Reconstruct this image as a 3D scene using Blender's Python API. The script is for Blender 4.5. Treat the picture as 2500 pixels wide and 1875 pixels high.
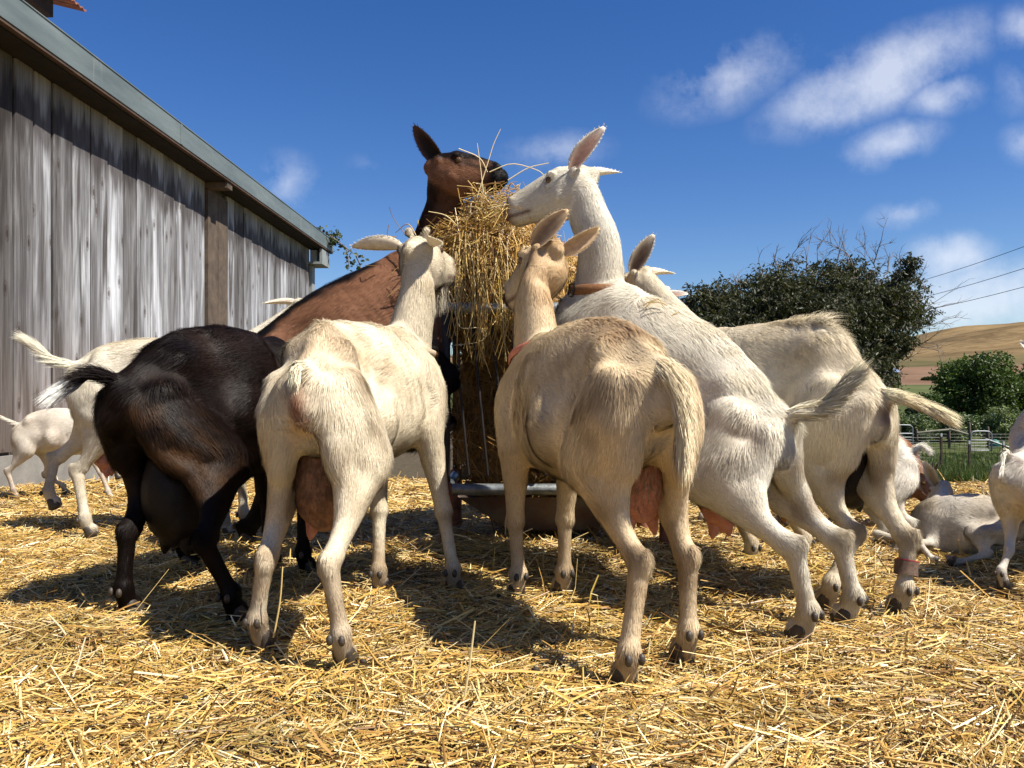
import bpy, math, numpy as np
from math import radians, sin, cos, pi
for o in list(bpy.data.objects): bpy.data.objects.remove(o)
scene = bpy.context.scene
COL = scene.collection
rng = np.random.default_rng(7)

# ------------------------------------------------------------------ camera, sky, sun, exposure
F, HZ, CAMH = 2012.0, 960.0, 0.6
cam_d = bpy.data.cameras.new('camera'); cam = bpy.data.objects.new('camera', cam_d); COL.objects.link(cam)
cam.location = (0, 0, CAMH); cam.rotation_euler = (radians(90), 0, 0)
cam_d.sensor_width = 36; cam_d.lens = 36*F/2500; cam_d.shift_y = 22.5/2500
cam_d.clip_start = .05; cam_d.clip_end = 5000
scene.camera = cam
SUNV = np.array([.74, -.38, 1.18]); SUNV = SUNV/np.linalg.norm(SUNV)      # towards the sun
SUN_EL = math.asin(SUNV[2]); SUN_AZ = math.atan2(SUNV[0], SUNV[1])
sd = bpy.data.lights.new('sun', 'SUN'); so = bpy.data.objects.new('sun', sd); COL.objects.link(so)
sd.energy = 5.0; sd.angle = radians(.53); sd.color = (1, .95, .86)
so.location = (8, -6, 15)
so.rotation_euler = (pi/2-SUN_EL, 0, math.atan2(SUNV[0], -SUNV[1]))
scene.view_settings.view_transform = 'Standard'; scene.view_settings.look = 'None'
scene.view_settings.exposure = 0.85; scene.view_settings.gamma = 1
scene.cycles.max_bounces = 6; scene.cycles.diffuse_bounces = 2; scene.cycles.transparent_max_bounces = 4

world = bpy.data.worlds.new("World"); scene.world = world; world.use_nodes = True
def build_sky():
    nt = world.node_tree; N = nt.nodes; L = nt.links
    for n in list(N): N.remove(n)
    out = N.new('ShaderNodeOutputWorld'); bg = N.new('ShaderNodeBackground'); bg.inputs[1].default_value = .07
    L.new(bg.outputs[0], out.inputs[0])
    sky = N.new('ShaderNodeTexSky'); sky.sky_type = 'NISHITA'; sky.sun_disc = False
    sky.sun_elevation = SUN_EL; sky.sun_rotation = SUN_AZ; sky.altitude = 300; sky.air_density = 1.0
    sky.dust_density = .2; sky.ozone_density = 3.0
    hs = N.new('ShaderNodeHueSaturation'); hs.inputs['Saturation'].default_value = 1.32; hs.inputs['Value'].default_value = .98
    hs.inputs['Hue'].default_value = .514
    L.new(sky.outputs[0], hs.inputs['Color'])
    tc = N.new('ShaderNodeTexCoord'); sep = N.new('ShaderNodeSeparateXYZ'); L.new(tc.outputs['Generated'], sep.inputs[0])
    def m(op, a, b=None, c=None, clamp=False):
        n = N.new('ShaderNodeMath'); n.operation = op; n.use_clamp = clamp
        for i, x in enumerate((a, b, c)):
            if x is None: continue
            if isinstance(x, (int, float)): n.inputs[i].default_value = x
            else: L.new(x, n.inputs[i])
        return n.outputs[0]
    yy = m('MAXIMUM', sep.outputs[1], .02)
    px = m('DIVIDE', sep.outputs[0], yy); pz = m('DIVIDE', sep.outputs[2], yy)
    cmb = N.new('ShaderNodeCombineXYZ'); L.new(px, cmb.inputs[0]); L.new(pz, cmb.inputs[2])
    nz = N.new('ShaderNodeTexNoise'); nz.inputs['Scale'].default_value = 8; nz.inputs['Detail'].default_value = 6; nz.inputs['Roughness'].default_value = .6
    L.new(cmb.outputs[0], nz.inputs['Vector'])
    nz2 = N.new('ShaderNodeTexNoise'); nz2.inputs['Scale'].default_value = 26; nz2.inputs['Detail'].default_value = 8; nz2.inputs['Roughness'].default_value = .68
    L.new(cmb.outputs[0], nz2.inputs['Vector'])
    tot = None
    k = 1.13
    #  clouds:   u, v, ru, rv, tilt, strength  (photo pixels/1.13 turned into directions)
    for (u, v, ru, rv, tl, st) in [(1575,165,220,95,.35,.62),(1900,165,330,105,.42,1.0),(2035,205,120,60,.2,.75),(1925,310,150,62,.3,.75),
                                   (1950,462,100,42,.2,.55),(2050,556,130,75,.1,1.0),(1200,325,150,55,.05,.5),(615,395,105,85,0,.5),
                                   (2205,60,80,70,0,.6),(2215,310,70,60,0,.6),(2195,185,60,90,0,.35),(2110,650,420,120,.08,.95),(790,352,70,30,0,.22)]:
        a, b = (u*k-1250)/F, (HZ-v*k)/F; ra, rb = ru*k/F, rv*k/F
        dx = m('SUBTRACT', px, a); dz = m('SUBTRACT', pz, b)
        e1 = m('DIVIDE', m('ADD', m('MULTIPLY', dx, cos(tl)), m('MULTIPLY', dz, sin(tl))), ra)
        e2 = m('DIVIDE', m('SUBTRACT', m('MULTIPLY', dz, cos(tl)), m('MULTIPLY', dx, sin(tl))), rb)
        r = m('SQRT', m('ADD', m('MULTIPLY', e1, e1), m('MULTIPLY', e2, e2)))
        c = m('MULTIPLY', m('SUBTRACT', 1.0, r, clamp=True), st)
        tot = c if tot is None else m('MAXIMUM', tot, c)
    n1 = m('MULTIPLY', m('SUBTRACT', nz.outputs['Fac'], .5), 2.3)
    n2 = m('MULTIPLY', m('SUBTRACT', nz2.outputs['Fac'], .5), .85)
    dens = m('ADD', m('ADD', tot, n1), m('SUBTRACT', n2, .04))
    dens = m('MULTIPLY', m('MULTIPLY', dens, m('MULTIPLY', tot, 2.2, clamp=True)), 1.0)
    mask = m('MULTIPLY', m('MULTIPLY', dens, 1.05, clamp=True), .60)
    up = m('GREATER_THAN', sep.outputs[1], .02)
    mask = m('MULTIPLY', mask, up)
    mix = N.new('ShaderNodeMix'); mix.data_type = 'RGBA'; L.new(mask, mix.inputs[0]); L.new(hs.outputs[0], mix.inputs[6])
    mix.inputs[7].default_value = (7.6, 7.9, 8.6, 1)
    L.new(mix.outputs[2], bg.inputs[0])
build_sky()

# ------------------------------------------------------------------ helpers
def P(u, v, Y): return np.array([(u-1250)/F*Y, Y, CAMH-(v-HZ)/F*Y])
def G(u, Y, z=0.0): return np.array([(u-1250)/F*Y, Y, z])
def nrm(v):
    v = np.asarray(v, float); return v/np.maximum(np.linalg.norm(v, axis=-1, keepdims=True), 1e-9)
def tag(o, label=None, cat=None, group=None, kind=None):
    if label: o['label'] = label
    if cat: o['category'] = cat
    if group: o['group'] = group
    if kind: o['kind'] = kind
    return o
def empty(name, loc, rz=0.0):
    o = bpy.data.objects.new(name, None); COL.objects.link(o); o.location = [float(x) for x in loc]; o.rotation_euler = (0, 0, rz)
    o.empty_display_size = .1
    return o
def mesh_np(name, V, Q=None, T=None, mat=None, parent=None, col=None, nv=None, smooth=True, origin=None):
    V = np.asarray(V, np.float32)
    if parent is not None and origin is None: origin = np.array(parent.get('_o', (0, 0, 0)))
    if origin is not None: V = V-np.asarray(origin, np.float32)
    me = bpy.data.meshes.new(name)
    me.vertices.add(len(V)); me.vertices.foreach_set('co', V.ravel())
    idx = []; st = []; n = 0
    if Q is not None and len(Q):
        Q = np.asarray(Q, np.int32); idx.append(Q.ravel()); st.append(np.arange(len(Q))*4); n = len(Q)*4
    if T is not None and len(T):
        T = np.asarray(T, np.int32); idx.append(T.ravel()); st.append(n+np.arange(len(T))*3)
    idx = np.concatenate(idx); st = np.concatenate(st).astype(np.int32)
    me.loops.add(len(idx)); me.loops.foreach_set('vertex_index', idx.astype(np.int32))
    me.polygons.add(len(st)); me.polygons.foreach_set('loop_start', st)
    me.update(calc_edges=True)
    me.polygons.foreach_set('use_smooth', np.full(len(st), bool(smooth)))
    if col is not None:
        a = me.attributes.new('Col', 'FLOAT_COLOR', 'POINT')
        c4 = np.ones((len(V), 4), np.float32); c4[:, :3] = col; a.data.foreach_set('color', c4.ravel())
    if nv is not None:
        a = me.attributes.new('nrm', 'FLOAT_VECTOR', 'POINT'); a.data.foreach_set('vector', np.asarray(nv, np.float32).ravel())
    if mat: me.materials.append(mat)
    o = bpy.data.objects.new(name, me); COL.objects.link(o)
    if parent is not None: o.parent = parent
    return o
class MB:
    """collects shapes into one mesh"""
    def __init__(s): s.V = []; s.Q = []; s.T = []; s.n = 0; s.C = []
    def add(s, V, Q=None, T=None, c=None):
        V = np.asarray(V, float); s.V.append(V)
        if Q is not None and len(Q): s.Q.append(np.asarray(Q, int)+s.n)
        if T is not None and len(T): s.T.append(np.asarray(T, int)+s.n)
        if c is not None: s.C.append(np.broadcast_to(np.asarray(c, float), (len(V), 3)))
        s.n += len(V)
    def box(s, lo, hi, c=None, rot=None, piv=None):
        x0, y0, z0 = lo; x1, y1, z1 = hi
        V = np.array([[x0,y0,z0],[x1,y0,z0],[x1,y1,z0],[x0,y1,z0],[x0,y0,z1],[x1,y0,z1],[x1,y1,z1],[x0,y1,z1]], float)
        s.add(V, [[0,3,2,1],[4,5,6,7],[0,1,5,4],[1,2,6,5],[2,3,7,6],[3,0,4,7]], c=c)
    def bar(s, a, b, w, h, up=(0, 0, 1), c=None):
        a = np.asarray(a, float); b = np.asarray(b, float); t = nrm(b-a); x = nrm(np.cross(t, up)); y = np.cross(x, t)
        V = [p+sx*x*w/2+sy*y*h/2 for p in (a, b) for sx, sy in ((-1,-1),(1,-1),(1,1),(-1,1))]
        s.add(V, [[0,3,2,1],[4,5,6,7],[0,1,5,4],[1,2,6,5],[2,3,7,6],[3,0,4,7]], c=c)
    def tube(s, pts, r, n=8, up=(0, 0, 1), cap=True, rb=None, c=None, m=None):
        V, Q = loft(pts, r, r if rb is None else rb, up, n=n, m=m, cap=cap); s.add(V, Q, c=c)
    def build(s, name, mat=None, parent=None, smooth=False, origin=None):
        V = np.concatenate(s.V); Q = np.concatenate(s.Q) if s.Q else None; T = np.concatenate(s.T) if s.T else None
        return mesh_np(name, V, Q, T, mat, parent, col=np.concatenate(s.C) if s.C else None, smooth=smooth, origin=origin)
def crom(pts, m):
    pts = np.asarray(pts, float); n = len(pts)
    if n == 1: return np.repeat(pts, m, 0)
    e = np.vstack([2*pts[0]-pts[1], pts, 2*pts[-1]-pts[-2]])
    t = np.linspace(0, n-1, m); i = np.minimum(t.astype(int), n-2); f = (t-i)[:, None]
    a, b, c, d = e[i], e[i+1], e[i+2], e[i+3]
    return .5*((2*b)+(c-a)*f+(2*a-5*b+4*c-d)*f**2+(3*b-a-3*c+d)*f**3)
def loft(pts, ra, rb, up, n=14, m=None, cap=True, tp=0.0, info=None):
    n += n % 2
    pts = np.asarray(pts, float); k = len(pts)
    ra = np.broadcast_to(np.asarray(ra, float), (k,)); rb = np.broadcast_to(np.asarray(rb, float), (k,))
    tpv = np.broadcast_to(np.asarray(tp, float), (k,))
    upv = np.broadcast_to(np.asarray(up, float), (k, 3))
    if m is None: m = k
    if m != k:
        A = crom(np.column_stack([pts, ra, rb, tpv, upv]), m)
        pts, ra, rb, tpv, upv = A[:, :3], np.maximum(A[:, 3], .001), np.maximum(A[:, 4], .001), A[:, 5], A[:, 6:]
    t = nrm(np.gradient(pts, axis=0)) if len(pts) > 2 else np.repeat(nrm(pts[1:]-pts[:1]), 2, 0)
    side = nrm(np.cross(t, upv)); u2 = np.cross(side, t)
    if info is not None: info.append((pts, ra, rb, t))
    if cap:
        r0, r1 = min(ra[0], rb[0]), min(ra[-1], rb[-1])
        pts = np.vstack([pts[0]-t[0]*r0*.98, pts[0]-t[0]*r0*.7, pts, pts[-1]+t[-1]*r1*.7, pts[-1]+t[-1]*r1*.98])
        f = lambda q: np.concatenate([[q[0]*.18, q[0]*.7], q, [q[-1]*.7, q[-1]*.18]])
        ra, rb = f(ra), f(rb); g = lambda q: np.concatenate([q[:1], q[:1], q, q[-1:], q[-1:]])
        side, u2, tpv = g(side), g(u2), g(tpv)
    a = np.arange(n)/n*2*pi; m2 = len(pts)
    ca, sa = np.cos(a), np.sin(a)
    V = pts[:, None]+side[:, None]*(ra[:, None]*ca*(1-tpv[:, None]*sa))[..., None]+u2[:, None]*(rb[:, None]*sa)[..., None]
    i = np.arange(m2-1)[:, None]*n; j = np.arange(n)[None]; j2 = (j+1) % n
    Q = np.stack([i+j, i+j2, i+n+j2, i+n+j], -1).reshape(-1, 4)
    V = V.reshape(-1, 3)
    if cap:
        # close the tiny end rings
        V = np.vstack([V, pts[0], pts[-1]]); c0, c1 = len(V)-2, len(V)-1; b = (m2-1)*n; jj = np.arange(0, n, 2)
        Q = np.vstack([Q, np.stack([np.full(n//2, c0), (jj+2) % n, (jj+1) % n, jj], 1), np.stack([np.full(n//2, c1), b+jj, b+(jj+1) % n, b+(jj+2) % n], 1)])
    return V, Q
def sph(c, r, n=10, m=7):
    c = np.asarray(c, float); r = np.broadcast_to(np.asarray(r, float), (3,))
    th = np.linspace(0.02, pi-.02, m); a = np.arange(n)/n*2*pi
    V = np.stack([np.sin(th)[:, None]*np.cos(a), np.sin(th)[:, None]*np.sin(a), np.repeat(np.cos(th)[:, None], n, 1)], -1).reshape(-1, 3)*r+c
    i = np.arange(m-1)[:, None]*n; j = np.arange(n)[None]; j2 = (j+1) % n
    Q = np.stack([i+j, i+n+j, i+n+j2, i+j2], -1).reshape(-1, 4)
    V = np.vstack([V, c+[0, 0, r[2]], c-[0, 0, r[2]]]); jj = np.arange(0, n, 2); b = (m-1)*n
    Q = np.vstack([Q, np.stack([np.full(n//2, len(V)-2), jj, (jj+1) % n, (jj+2) % n], 1), np.stack([np.full(n//2, len(V)-1), b+(jj+2) % n, b+(jj+1) % n, b+jj], 1)])
    return V, Q
_sr = np.random.default_rng(3)
_SN = [(_sr.normal(size=3), _sr.uniform(0, 6.28)) for _ in range(9)]
def snoise(p, f=1.0, off=0.0):
    """cheap smooth noise in about -1..1"""
    p = np.asarray(p, float)*f+off; s = 0
    for k, (w, ph) in enumerate(_SN): s = s+np.sin(p@(w*(1+.35*k))+ph+1.3*np.sin(p@np.roll(w, 1)*1.7+ph*2))
    return s/4.5

# ------------------------------------------------------------------ materials
def mat(name, build):
    m = bpy.data.materials.new(name); m.use_nodes = True; nt = m.node_tree
    for n in list(nt.nodes): nt.nodes.remove(n)
    out = nt.nodes.new('ShaderNodeOutputMaterial'); b = nt.nodes.new('ShaderNodeBsdfPrincipled')
    nt.links.new(b.outputs[0], out.inputs[0]); build(nt, nt.nodes, nt.links, b, out); return m
def ramp(N, L, fac, stops):
    r = N.new('ShaderNodeValToRGB'); e = r.color_ramp.elements
    while len(e) < len(stops): e.new(.5)
    for x, (p, c) in zip(e, stops): x.position = p; x.color = (*c, 1)
    L.new(fac, r.inputs[0]); return r.outputs[0]
def noise(N, L, scale, detail=5, rough=.6, vec=None, sc=None, dist=0):
    n = N.new('ShaderNodeTexNoise'); n.inputs['Scale'].default_value = scale; n.inputs['Detail'].default_value = detail
    n.inputs['Roughness'].default_value = rough; n.inputs['Distortion'].default_value = dist
    if vec is None:
        tc = N.new('ShaderNodeTexCoord'); vec = tc.outputs['Object']
    if sc is not None:
        mp = N.new('ShaderNodeMapping'); mp.inputs['Scale'].default_value = sc; L.new(vec, mp.inputs[0]); vec = mp.outputs[0]
    L.new(vec, n.inputs['Vector']); return n.outputs['Fac']
def mixc(N, L, fac, a, b, mode='MIX'):
    x = N.new('ShaderNodeMix'); x.data_type = 'RGBA'; x.blend_type = mode
    for i, q in ((0, fac), (6, a), (7, b)):
        if isinstance(q, (int, float)): x.inputs[i].default_value = q
        elif isinstance(q, tuple): x.inputs[i].default_value = (*q, 1)
        else: L.new(q, x.inputs[i])
    return x.outputs[2]
def bump(N, L, h, b, strength=.4, dist=.01):
    n = N.new('ShaderNodeBump'); n.inputs['Strength'].default_value = strength; n.inputs['Distance'].default_value = dist
    L.new(h, n.inputs['Height']); L.new(n.outputs[0], b.inputs['Normal'])
def attr(N, name):
    a = N.new('ShaderNodeAttribute'); a.attribute_name = name; return a
def simple(name, c, rough=.7, metal=0, nscale=None, namp=.3, bscale=None, spec=.4, c2=None):
    def f(nt, N, L, b, out):
        b.inputs['Roughness'].default_value = rough; b.inputs['Metallic'].default_value = metal; b.inputs['Specular IOR Level'].default_value = spec
        if nscale:
            d = c2 if c2 else tuple(x*(1-namp) for x in c); hi = tuple(min(1, x*(1+namp)) for x in c) if c2 is None else c
            L.new(ramp(N, L, noise(N, L, nscale), [(.3, d), (.7, hi)]), b.inputs['Base Color'])
            bump(N, L, noise(N, L, nscale*4), b, .25)
        else: b.inputs['Base Color'].default_value = (*c, 1)
    return mat(name, f)
def _fur(nt, N, L, b, out):
    c = attr(N, 'Col'); L.new(c.outputs['Color'], b.inputs['Base Color']); n = attr(N, 'nrm'); L.new(n.outputs['Vector'], b.inputs['Normal'])
    b.inputs['Roughness'].default_value = .5; b.inputs['Specular IOR Level'].default_value = .15
    tr = N.new('ShaderNodeBsdfTranslucent'); L.new(c.outputs['Color'], tr.inputs[0]); L.new(n.outputs['Vector'], tr.inputs['Normal']); ms = N.new('ShaderNodeMixShader'); ms.inputs[0].default_value = .25
    L.new(b.outputs[0], ms.inputs[1]); L.new(tr.outputs[0], ms.inputs[2]); L.new(ms.outputs[0], out.inputs[0])
M_FUR = mat('goat_hair', _fur)
def _skin(nt, N, L, b, out):
    c = attr(N, 'Col'); L.new(mixc(N, L, 1.0, c.outputs['Color'], ramp(N, L, noise(N, L, 60), [(.3, (.75, .72, .7)), (.7, (1, 1, 1))]), 'MULTIPLY'), b.inputs['Base Color'])
    b.inputs['Roughness'].default_value = .7; b.inputs['Specular IOR Level'].default_value = .2
M_SKIN = mat('goat_skin', _skin)
def _strw(nt, N, L, b, out):
    c = attr(N, 'Col'); L.new(c.outputs['Color'], b.inputs['Base Color']); b.inputs['Roughness'].default_value = .42; b.inputs['Specular IOR Level'].default_value = .45
M_STRAW = mat('straw', _strw)
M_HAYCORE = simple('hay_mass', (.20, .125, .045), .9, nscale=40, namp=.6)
M_HOOF = simple('hoof_horn', (.05, .038, .028), .45, nscale=60, namp=.4)
M_EYE = simple('goat_eye', (.10, .05, .015), .08, spec=.6)
M_PUPIL = simple('goat_pupil', (.004, .004, .004), .1)
M_UDDER_P = simple('udder_pink', (.46, .215, .15), .6, nscale=70, c2=(.36, .13, .085), spec=.3)
M_UDDER_B = simple('udder_brown', (.32, .17, .10), .65, nscale=45, c2=(.13, .06, .035), spec=.3)
M_UDDER_D = simple('udder_dark', (.010, .006, .005), .55, nscale=45, c2=(.005, .003, .003), spec=.25)
M_LEATHER = simple('tan_leather', (.27, .13, .055), .5, nscale=90, namp=.35)
M_PINKSTRAP = simple('faded_red_strap', (.42, .14, .09), .6, nscale=90, namp=.2)
M_PALESTRAP = simple('pale_strap', (.45, .36, .24), .7, nscale=90, namp=.2)
M_BANDCLOTH = simple('brown_wrap', (.12, .075, .05), .85, nscale=120, namp=.4)
M_BLACKMETAL = simple('black_metal', (.012, .012, .012), .35, .6)
M_NOSE = simple('nostril', (.18, .07, .055), .5)
M_HORN = simple('horn', (.10, .08, .06), .5, nscale=80)
# ------------------------------------------------------------------ goats
UP = np.array([0, 0, 1.0])
def remeshed(V, Q, voxel, it=7):
    me = bpy.data.meshes.new('tmp'); me.from_pydata(V.tolist(), [], Q.tolist()); me.update()
    o = bpy.data.objects.new('tmp', me); COL.objects.link(o)
    md = o.modifiers.new('r', 'REMESH'); md.mode = 'VOXEL'; md.voxel_size = voxel; md.adaptivity = 0
    s = o.modifiers.new('s', 'SMOOTH'); s.factor = .5; s.iterations = it
    dg = bpy.context.evaluated_depsgraph_get(); dg.update()
    ev = o.evaluated_get(dg).to_mesh()
    n = len(ev.vertices); co = np.empty(n*3, np.float32); ev.vertices.foreach_get('co', co)
    nn = np.empty(n*3, np.float32); ev.vertices.foreach_get('normal', nn)
    ev.calc_loop_triangles()
    tr = np.empty(len(ev.loop_triangles)*3, np.int32); ev.loop_triangles.foreach_get('vertices', tr)
    nl = len(ev.loops); vi = np.empty(nl, np.int32); ev.loops.foreach_get('vertex_index', vi)
    npoly = len(ev.polygons)
    quads = vi.reshape(-1, 4) if nl == npoly*4 else None
    o.evaluated_get(dg).to_mesh_clear()
    bpy.data.objects.remove(o); bpy.data.meshes.remove(me)
    return co.reshape(-1, 3).astype(float), nn.reshape(-1, 3).astype(float), tr.reshape(-1, 3), quads
def hair_mesh(name, p, d0, d1, L, w, nv, col, parent, wv=None):
    """flat tapering hairs: root p, direction d0 then d1"""
    p0 = p; p1 = p+d0*(L*.5)[:, None]; p2 = p1+d1*(L*.5)[:, None]
    if wv is None: wv = nrm(np.cross(d0, nv))
    W = wv*(w/2)[:, None]
    V = np.stack([p0-W, p0+W, p1-W*.8, p1+W*.8, p2-W*.12, p2+W*.12], 1).reshape(-1, 3)
    b = np.arange(len(p))[:, None]*6
    Q = np.concatenate([b+[0, 1, 3, 2], b+[2, 3, 5, 4]])
    return mesh_np(name, V, Q, None, M_FUR, parent, col=np.repeat(col, 6, 0), nv=np.repeat(nv, 6, 0), smooth=False)
FURS = 1.0
def goat(label, top, hind, front, poll, muzzle, ears, color, s=1.0, tail=None, udder=None, collar=None, band=None, nhair=45000,
         neckmid=None, beard=False, group='goats', dark_hoof=True, headup=None, horns=None, eye=True, tailhair=None, buds=False,
         lie=False, voxel=.0055, chest=0.0, hl=1.0, ruff=0.0, hk_=1.1, stifle=(None, None), belly=1.0, hindleg=1.0, tail_r=1.0):
    top = np.array(top, float); T0, T1, T2, T3 = top
    fw3 = nrm(T3-T0); fwd = nrm([fw3[0], fw3[1], 0]); lat = nrm(np.cross(fwd, UP))      # lat = the goat's right
    base = np.array([top[:, 0].mean(), top[:, 1].mean(), 0.0])
    root = empty('goat', base); root['_o'] = [float(x) for x in base]; tag(root, label, 'goat', group)
    lofts = []; B = MB()                                          # lofts: (name, pts, ra, rb, tangent, ...)
    def add(nm, pts, ra, rb, up, n=14, m=None, tp=0.0):
        inf = []; V, Q = loft(pts, np.array(ra)*s if np.ndim(ra) else ra*s, np.array(rb)*s if np.ndim(rb) else rb*s, up, n, m, True, tp, inf)
        B.add(V, Q); lofts.append((nm, *inf[0]))
    def ball(c, r, nm='trunk', fl=None):
        V, Q = sph(c, np.asarray(r)*s); B.add(V, Q)
    # --- trunk
    tl = crom(top, 31); tt = nrm(np.gradient(tl, axis=0)); dn = nrm(np.cross(tt, lat)); dn *= -np.sign(dn[:, 2:3]); dn = nrm(dn*.25+.75*dn.mean(0))
    at = lambda q: (tl[int(round(q*10))], tt[int(round(q*10))], dn[int(round(q*10))])
    spec = [(-.3, .12, .050, .0), (0, .21, .082, .10), (.5, .30, .112, .16), (1.0, .355, .124, .2), (1.5, .40, .143, .24), (2.0, .425, .158, .24), (2.4, .42, .152, .2), (2.75, .40, .132, .16),
            (3.0, .385, .112, .12), (3.35, .30, .100, .05), (3.6, .18, .07, 0)]
    pc, ra, rb, tp = [], [], [], []
    for q, dep, hw, t_ in spec:
        dep *= .96*s*(belly if 1 < q < 2.9 else 1); hw *= .885; p, t, d = at(min(max(q, 0), 3))
        if q < 0: p = p-t*.035*s+d*.035*s
        if q > 3: p = p+t*(q-3)*.28*s+d*((q-3)*.28+chest)*s
        pc.append(p+d*dep/2); ra.append(hw); rb.append(dep/2/s); tp.append(t_)
    add('trunk', pc, ra, rb, -dn[15], 24, 34, tp)
    add('spine', tl[1::3]+dn[1::3]*.012*s, [.011]*10, [.024]*10, lat, 8)
    d0, d1, d3 = dn[2], dn[10], dn[30]
    for sg in (-1, 1):
        ball(T0+lat*sg*.046*s+d0*.065*s+fwd*.01*s, [.028, .036, .036])  # pin bones
        ball(T2+lat*sg*.095*s+dn[20]*.26*s, [.068, .09, .10])
    hooves = []; fet = []
    # --- hind legs
    for i, sg in enumerate((-1, 1)):
        hock, hoof = np.array(hind[i][0], float), np.array(hind[i][1], float); hoof[2] += 0 if lie else .010
        hip = T0*.55+T1*.45+d1*.13*s+lat*sg*.074*s
        st = np.array(stifle[i]) if stifle[i] is not None else hip*.62+hock*.38+fwd*.115*s+lat*sg*.034*s+np.array([0, 0, -.01*s])
        pin = T0+d0*.09*s+lat*sg*.052*s-fwd*.005*s
        gask = st*.5+hock*.5+fwd*.004*s-lat*sg*.004*s
        legd = nrm(hoof-hock)
        ftl = hoof+UP*.076*s-fwd*.014*s if not lie else hoof*.8+hock*.2
        add('hind', [hip-d1*.05*s, hip, hip*.5+st*.5, st, st*.6+gask*.4, gask, gask*.4+hock*.6, hock+(gask-hock)*.12],
            np.array([.036, .047, .043, .039, .035, .029, .023, .0235])*hindleg, np.array([.07, .112, .112, .086, .067, .05, .031, .034])*hindleg, fwd, 16, 26)
        add('hind', [pin, pin*.6+gask*.4+d1*.03*s-fwd*.015*s, pin*.25+gask*.75-fwd*.012*s, gask*.6+hock*.4], [.034, .035, .029, .021], [.048, .048, .038, .026], fwd, 12, 14)
        hk = hock-fwd*.008*s
        add('hind_low', [hock+(gask-hock)*.14, hk, hk*.85+ftl*.15, hk*.5+ftl*.5, hk*.16+ftl*.84, ftl, ftl*.5+hoof*.5+fwd*.004, hoof+UP*.022*s+fwd*.012*s],
            [.023, .024, .0205, .0175, .018, .023, .020, .0235], [.032, .035, .0265, .0215, .0215, .027, .024, .030], fwd, 12, 30)
        ball(hock-fwd*.030*s+UP*.016*s, [.013, .016, .022])
        hooves.append((hoof, ftl, fwd)); fet.append((hk, ftl))
    # --- front legs
    shc = T3+fw3*.045*s+d3*.20*s
    for i, sg in enumerate((-1, 1)):
        knee, hoof = front[i] if isinstance(front[i], (tuple, list)) else (None, front[i])
        hoof = np.array(hoof, float); hoof[2] += 0 if lie else .010
        sh = shc+lat*sg*.082*s; el = sh+d3*.135*s-fwd*.05*s+lat*sg*.0*s
        ftl = hoof+UP*.072*s-fwd*.010*s if not lie else hoof*.8+np.array(knee)*.2
        knee = np.array(knee, float) if knee is not None else el*.42+ftl*.58+fwd*.012*s
        add('front', [T3+d3*.05*s+lat*sg*.035*s-fwd*.02*s, T3*.45+sh*.55+lat*sg*.012*s, sh, el], [.03, .04, .046, .046], [.05, .075, .072, .062], fwd, 14, 14)
        add('front', [el-d3*.03*s, el+(knee-el)*.15, el+(knee-el)*.45, el+(knee-el)*.8, knee], [.043, .041, .033, .0255, .0285], [.056, .05, .037, .028, .029], fwd, 14, 18)
        add('front_low', [knee, knee*.85+ftl*.15, knee*.5+ftl*.5, knee*.15+ftl*.85, ftl, ftl*.5+hoof*.5+fwd*.004, hoof+UP*.022*s+fwd*.012*s],
            [.0285, .022, .0185, .019, .0255, .022, .027], [.030, .022, .020, .021, .027, .024, .029], fwd, 12, 24)
        hooves.append((hoof, ftl, fwd)); fet.append((knee, ftl))
    # --- neck and head
    A = np.array(poll, float); M = np.array(muzzle, float); hx = nrm(M-A); Lh = np.linalg.norm(M-A)
    hu = np.array(headup, float) if headup is not None else UP*1.0
    hu = nrm(hu-hx*np.dot(hu, hx)); hl_ = nrm(np.cross(hx, hu))                # hl_ = right of the head
    nb = T3+fw3*.05*s+d3*.13*s; nt_ = A-hu*.045*s+hx*.02*s-hx*.0
    nm_ = np.array(neckmid, float) if neckmid is not None else nb*.45+nt_*.55+nrm(-hu*.2-hx*.3)*0.0
    nd = nrm(nt_-nb); dors = nrm(-fwd*.9+UP*.6); dors2 = nrm(hu*1.0-hx*.5)
    ups = np.array([dors, dors*.7+dors2*.3, dors*.3+dors2*.7, dors2])
    p1 = nb*.62+nm_*.38
    add('neck', [nb-nd*.05*s, nb, p1, nm_, nm_*.45+nt_*.55, nt_], [.072, .079, .063, .051, .047, .045], [.122, .125, .096, .075, .066, .061],
        np.array([ups[0], ups[0], ups[0], ups[1], ups[2], ups[3]]), 16, 26)
    hs = [(-.10, .026, .032, -.030), (0, .042, .054, -.032), (.15, .051, .076, -.044), (.32, .051, .078, -.048), (.5, .042, .070, -.046), (.66, .036, .060, -.044), (.80, .034, .053, -.045),
          (.9, .035, .050, -.047), (.96, .033, .043, -.047), (.995, .025, .031, -.045)]
    add('head', [A+hx*Lh*t+hu*o*s*hk_ for t, w, h, o in hs], [w*hk_ for _, w, h, o in hs], [h*hk_ for _, w, h, o in hs], hu, 16, 24, .08)
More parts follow.
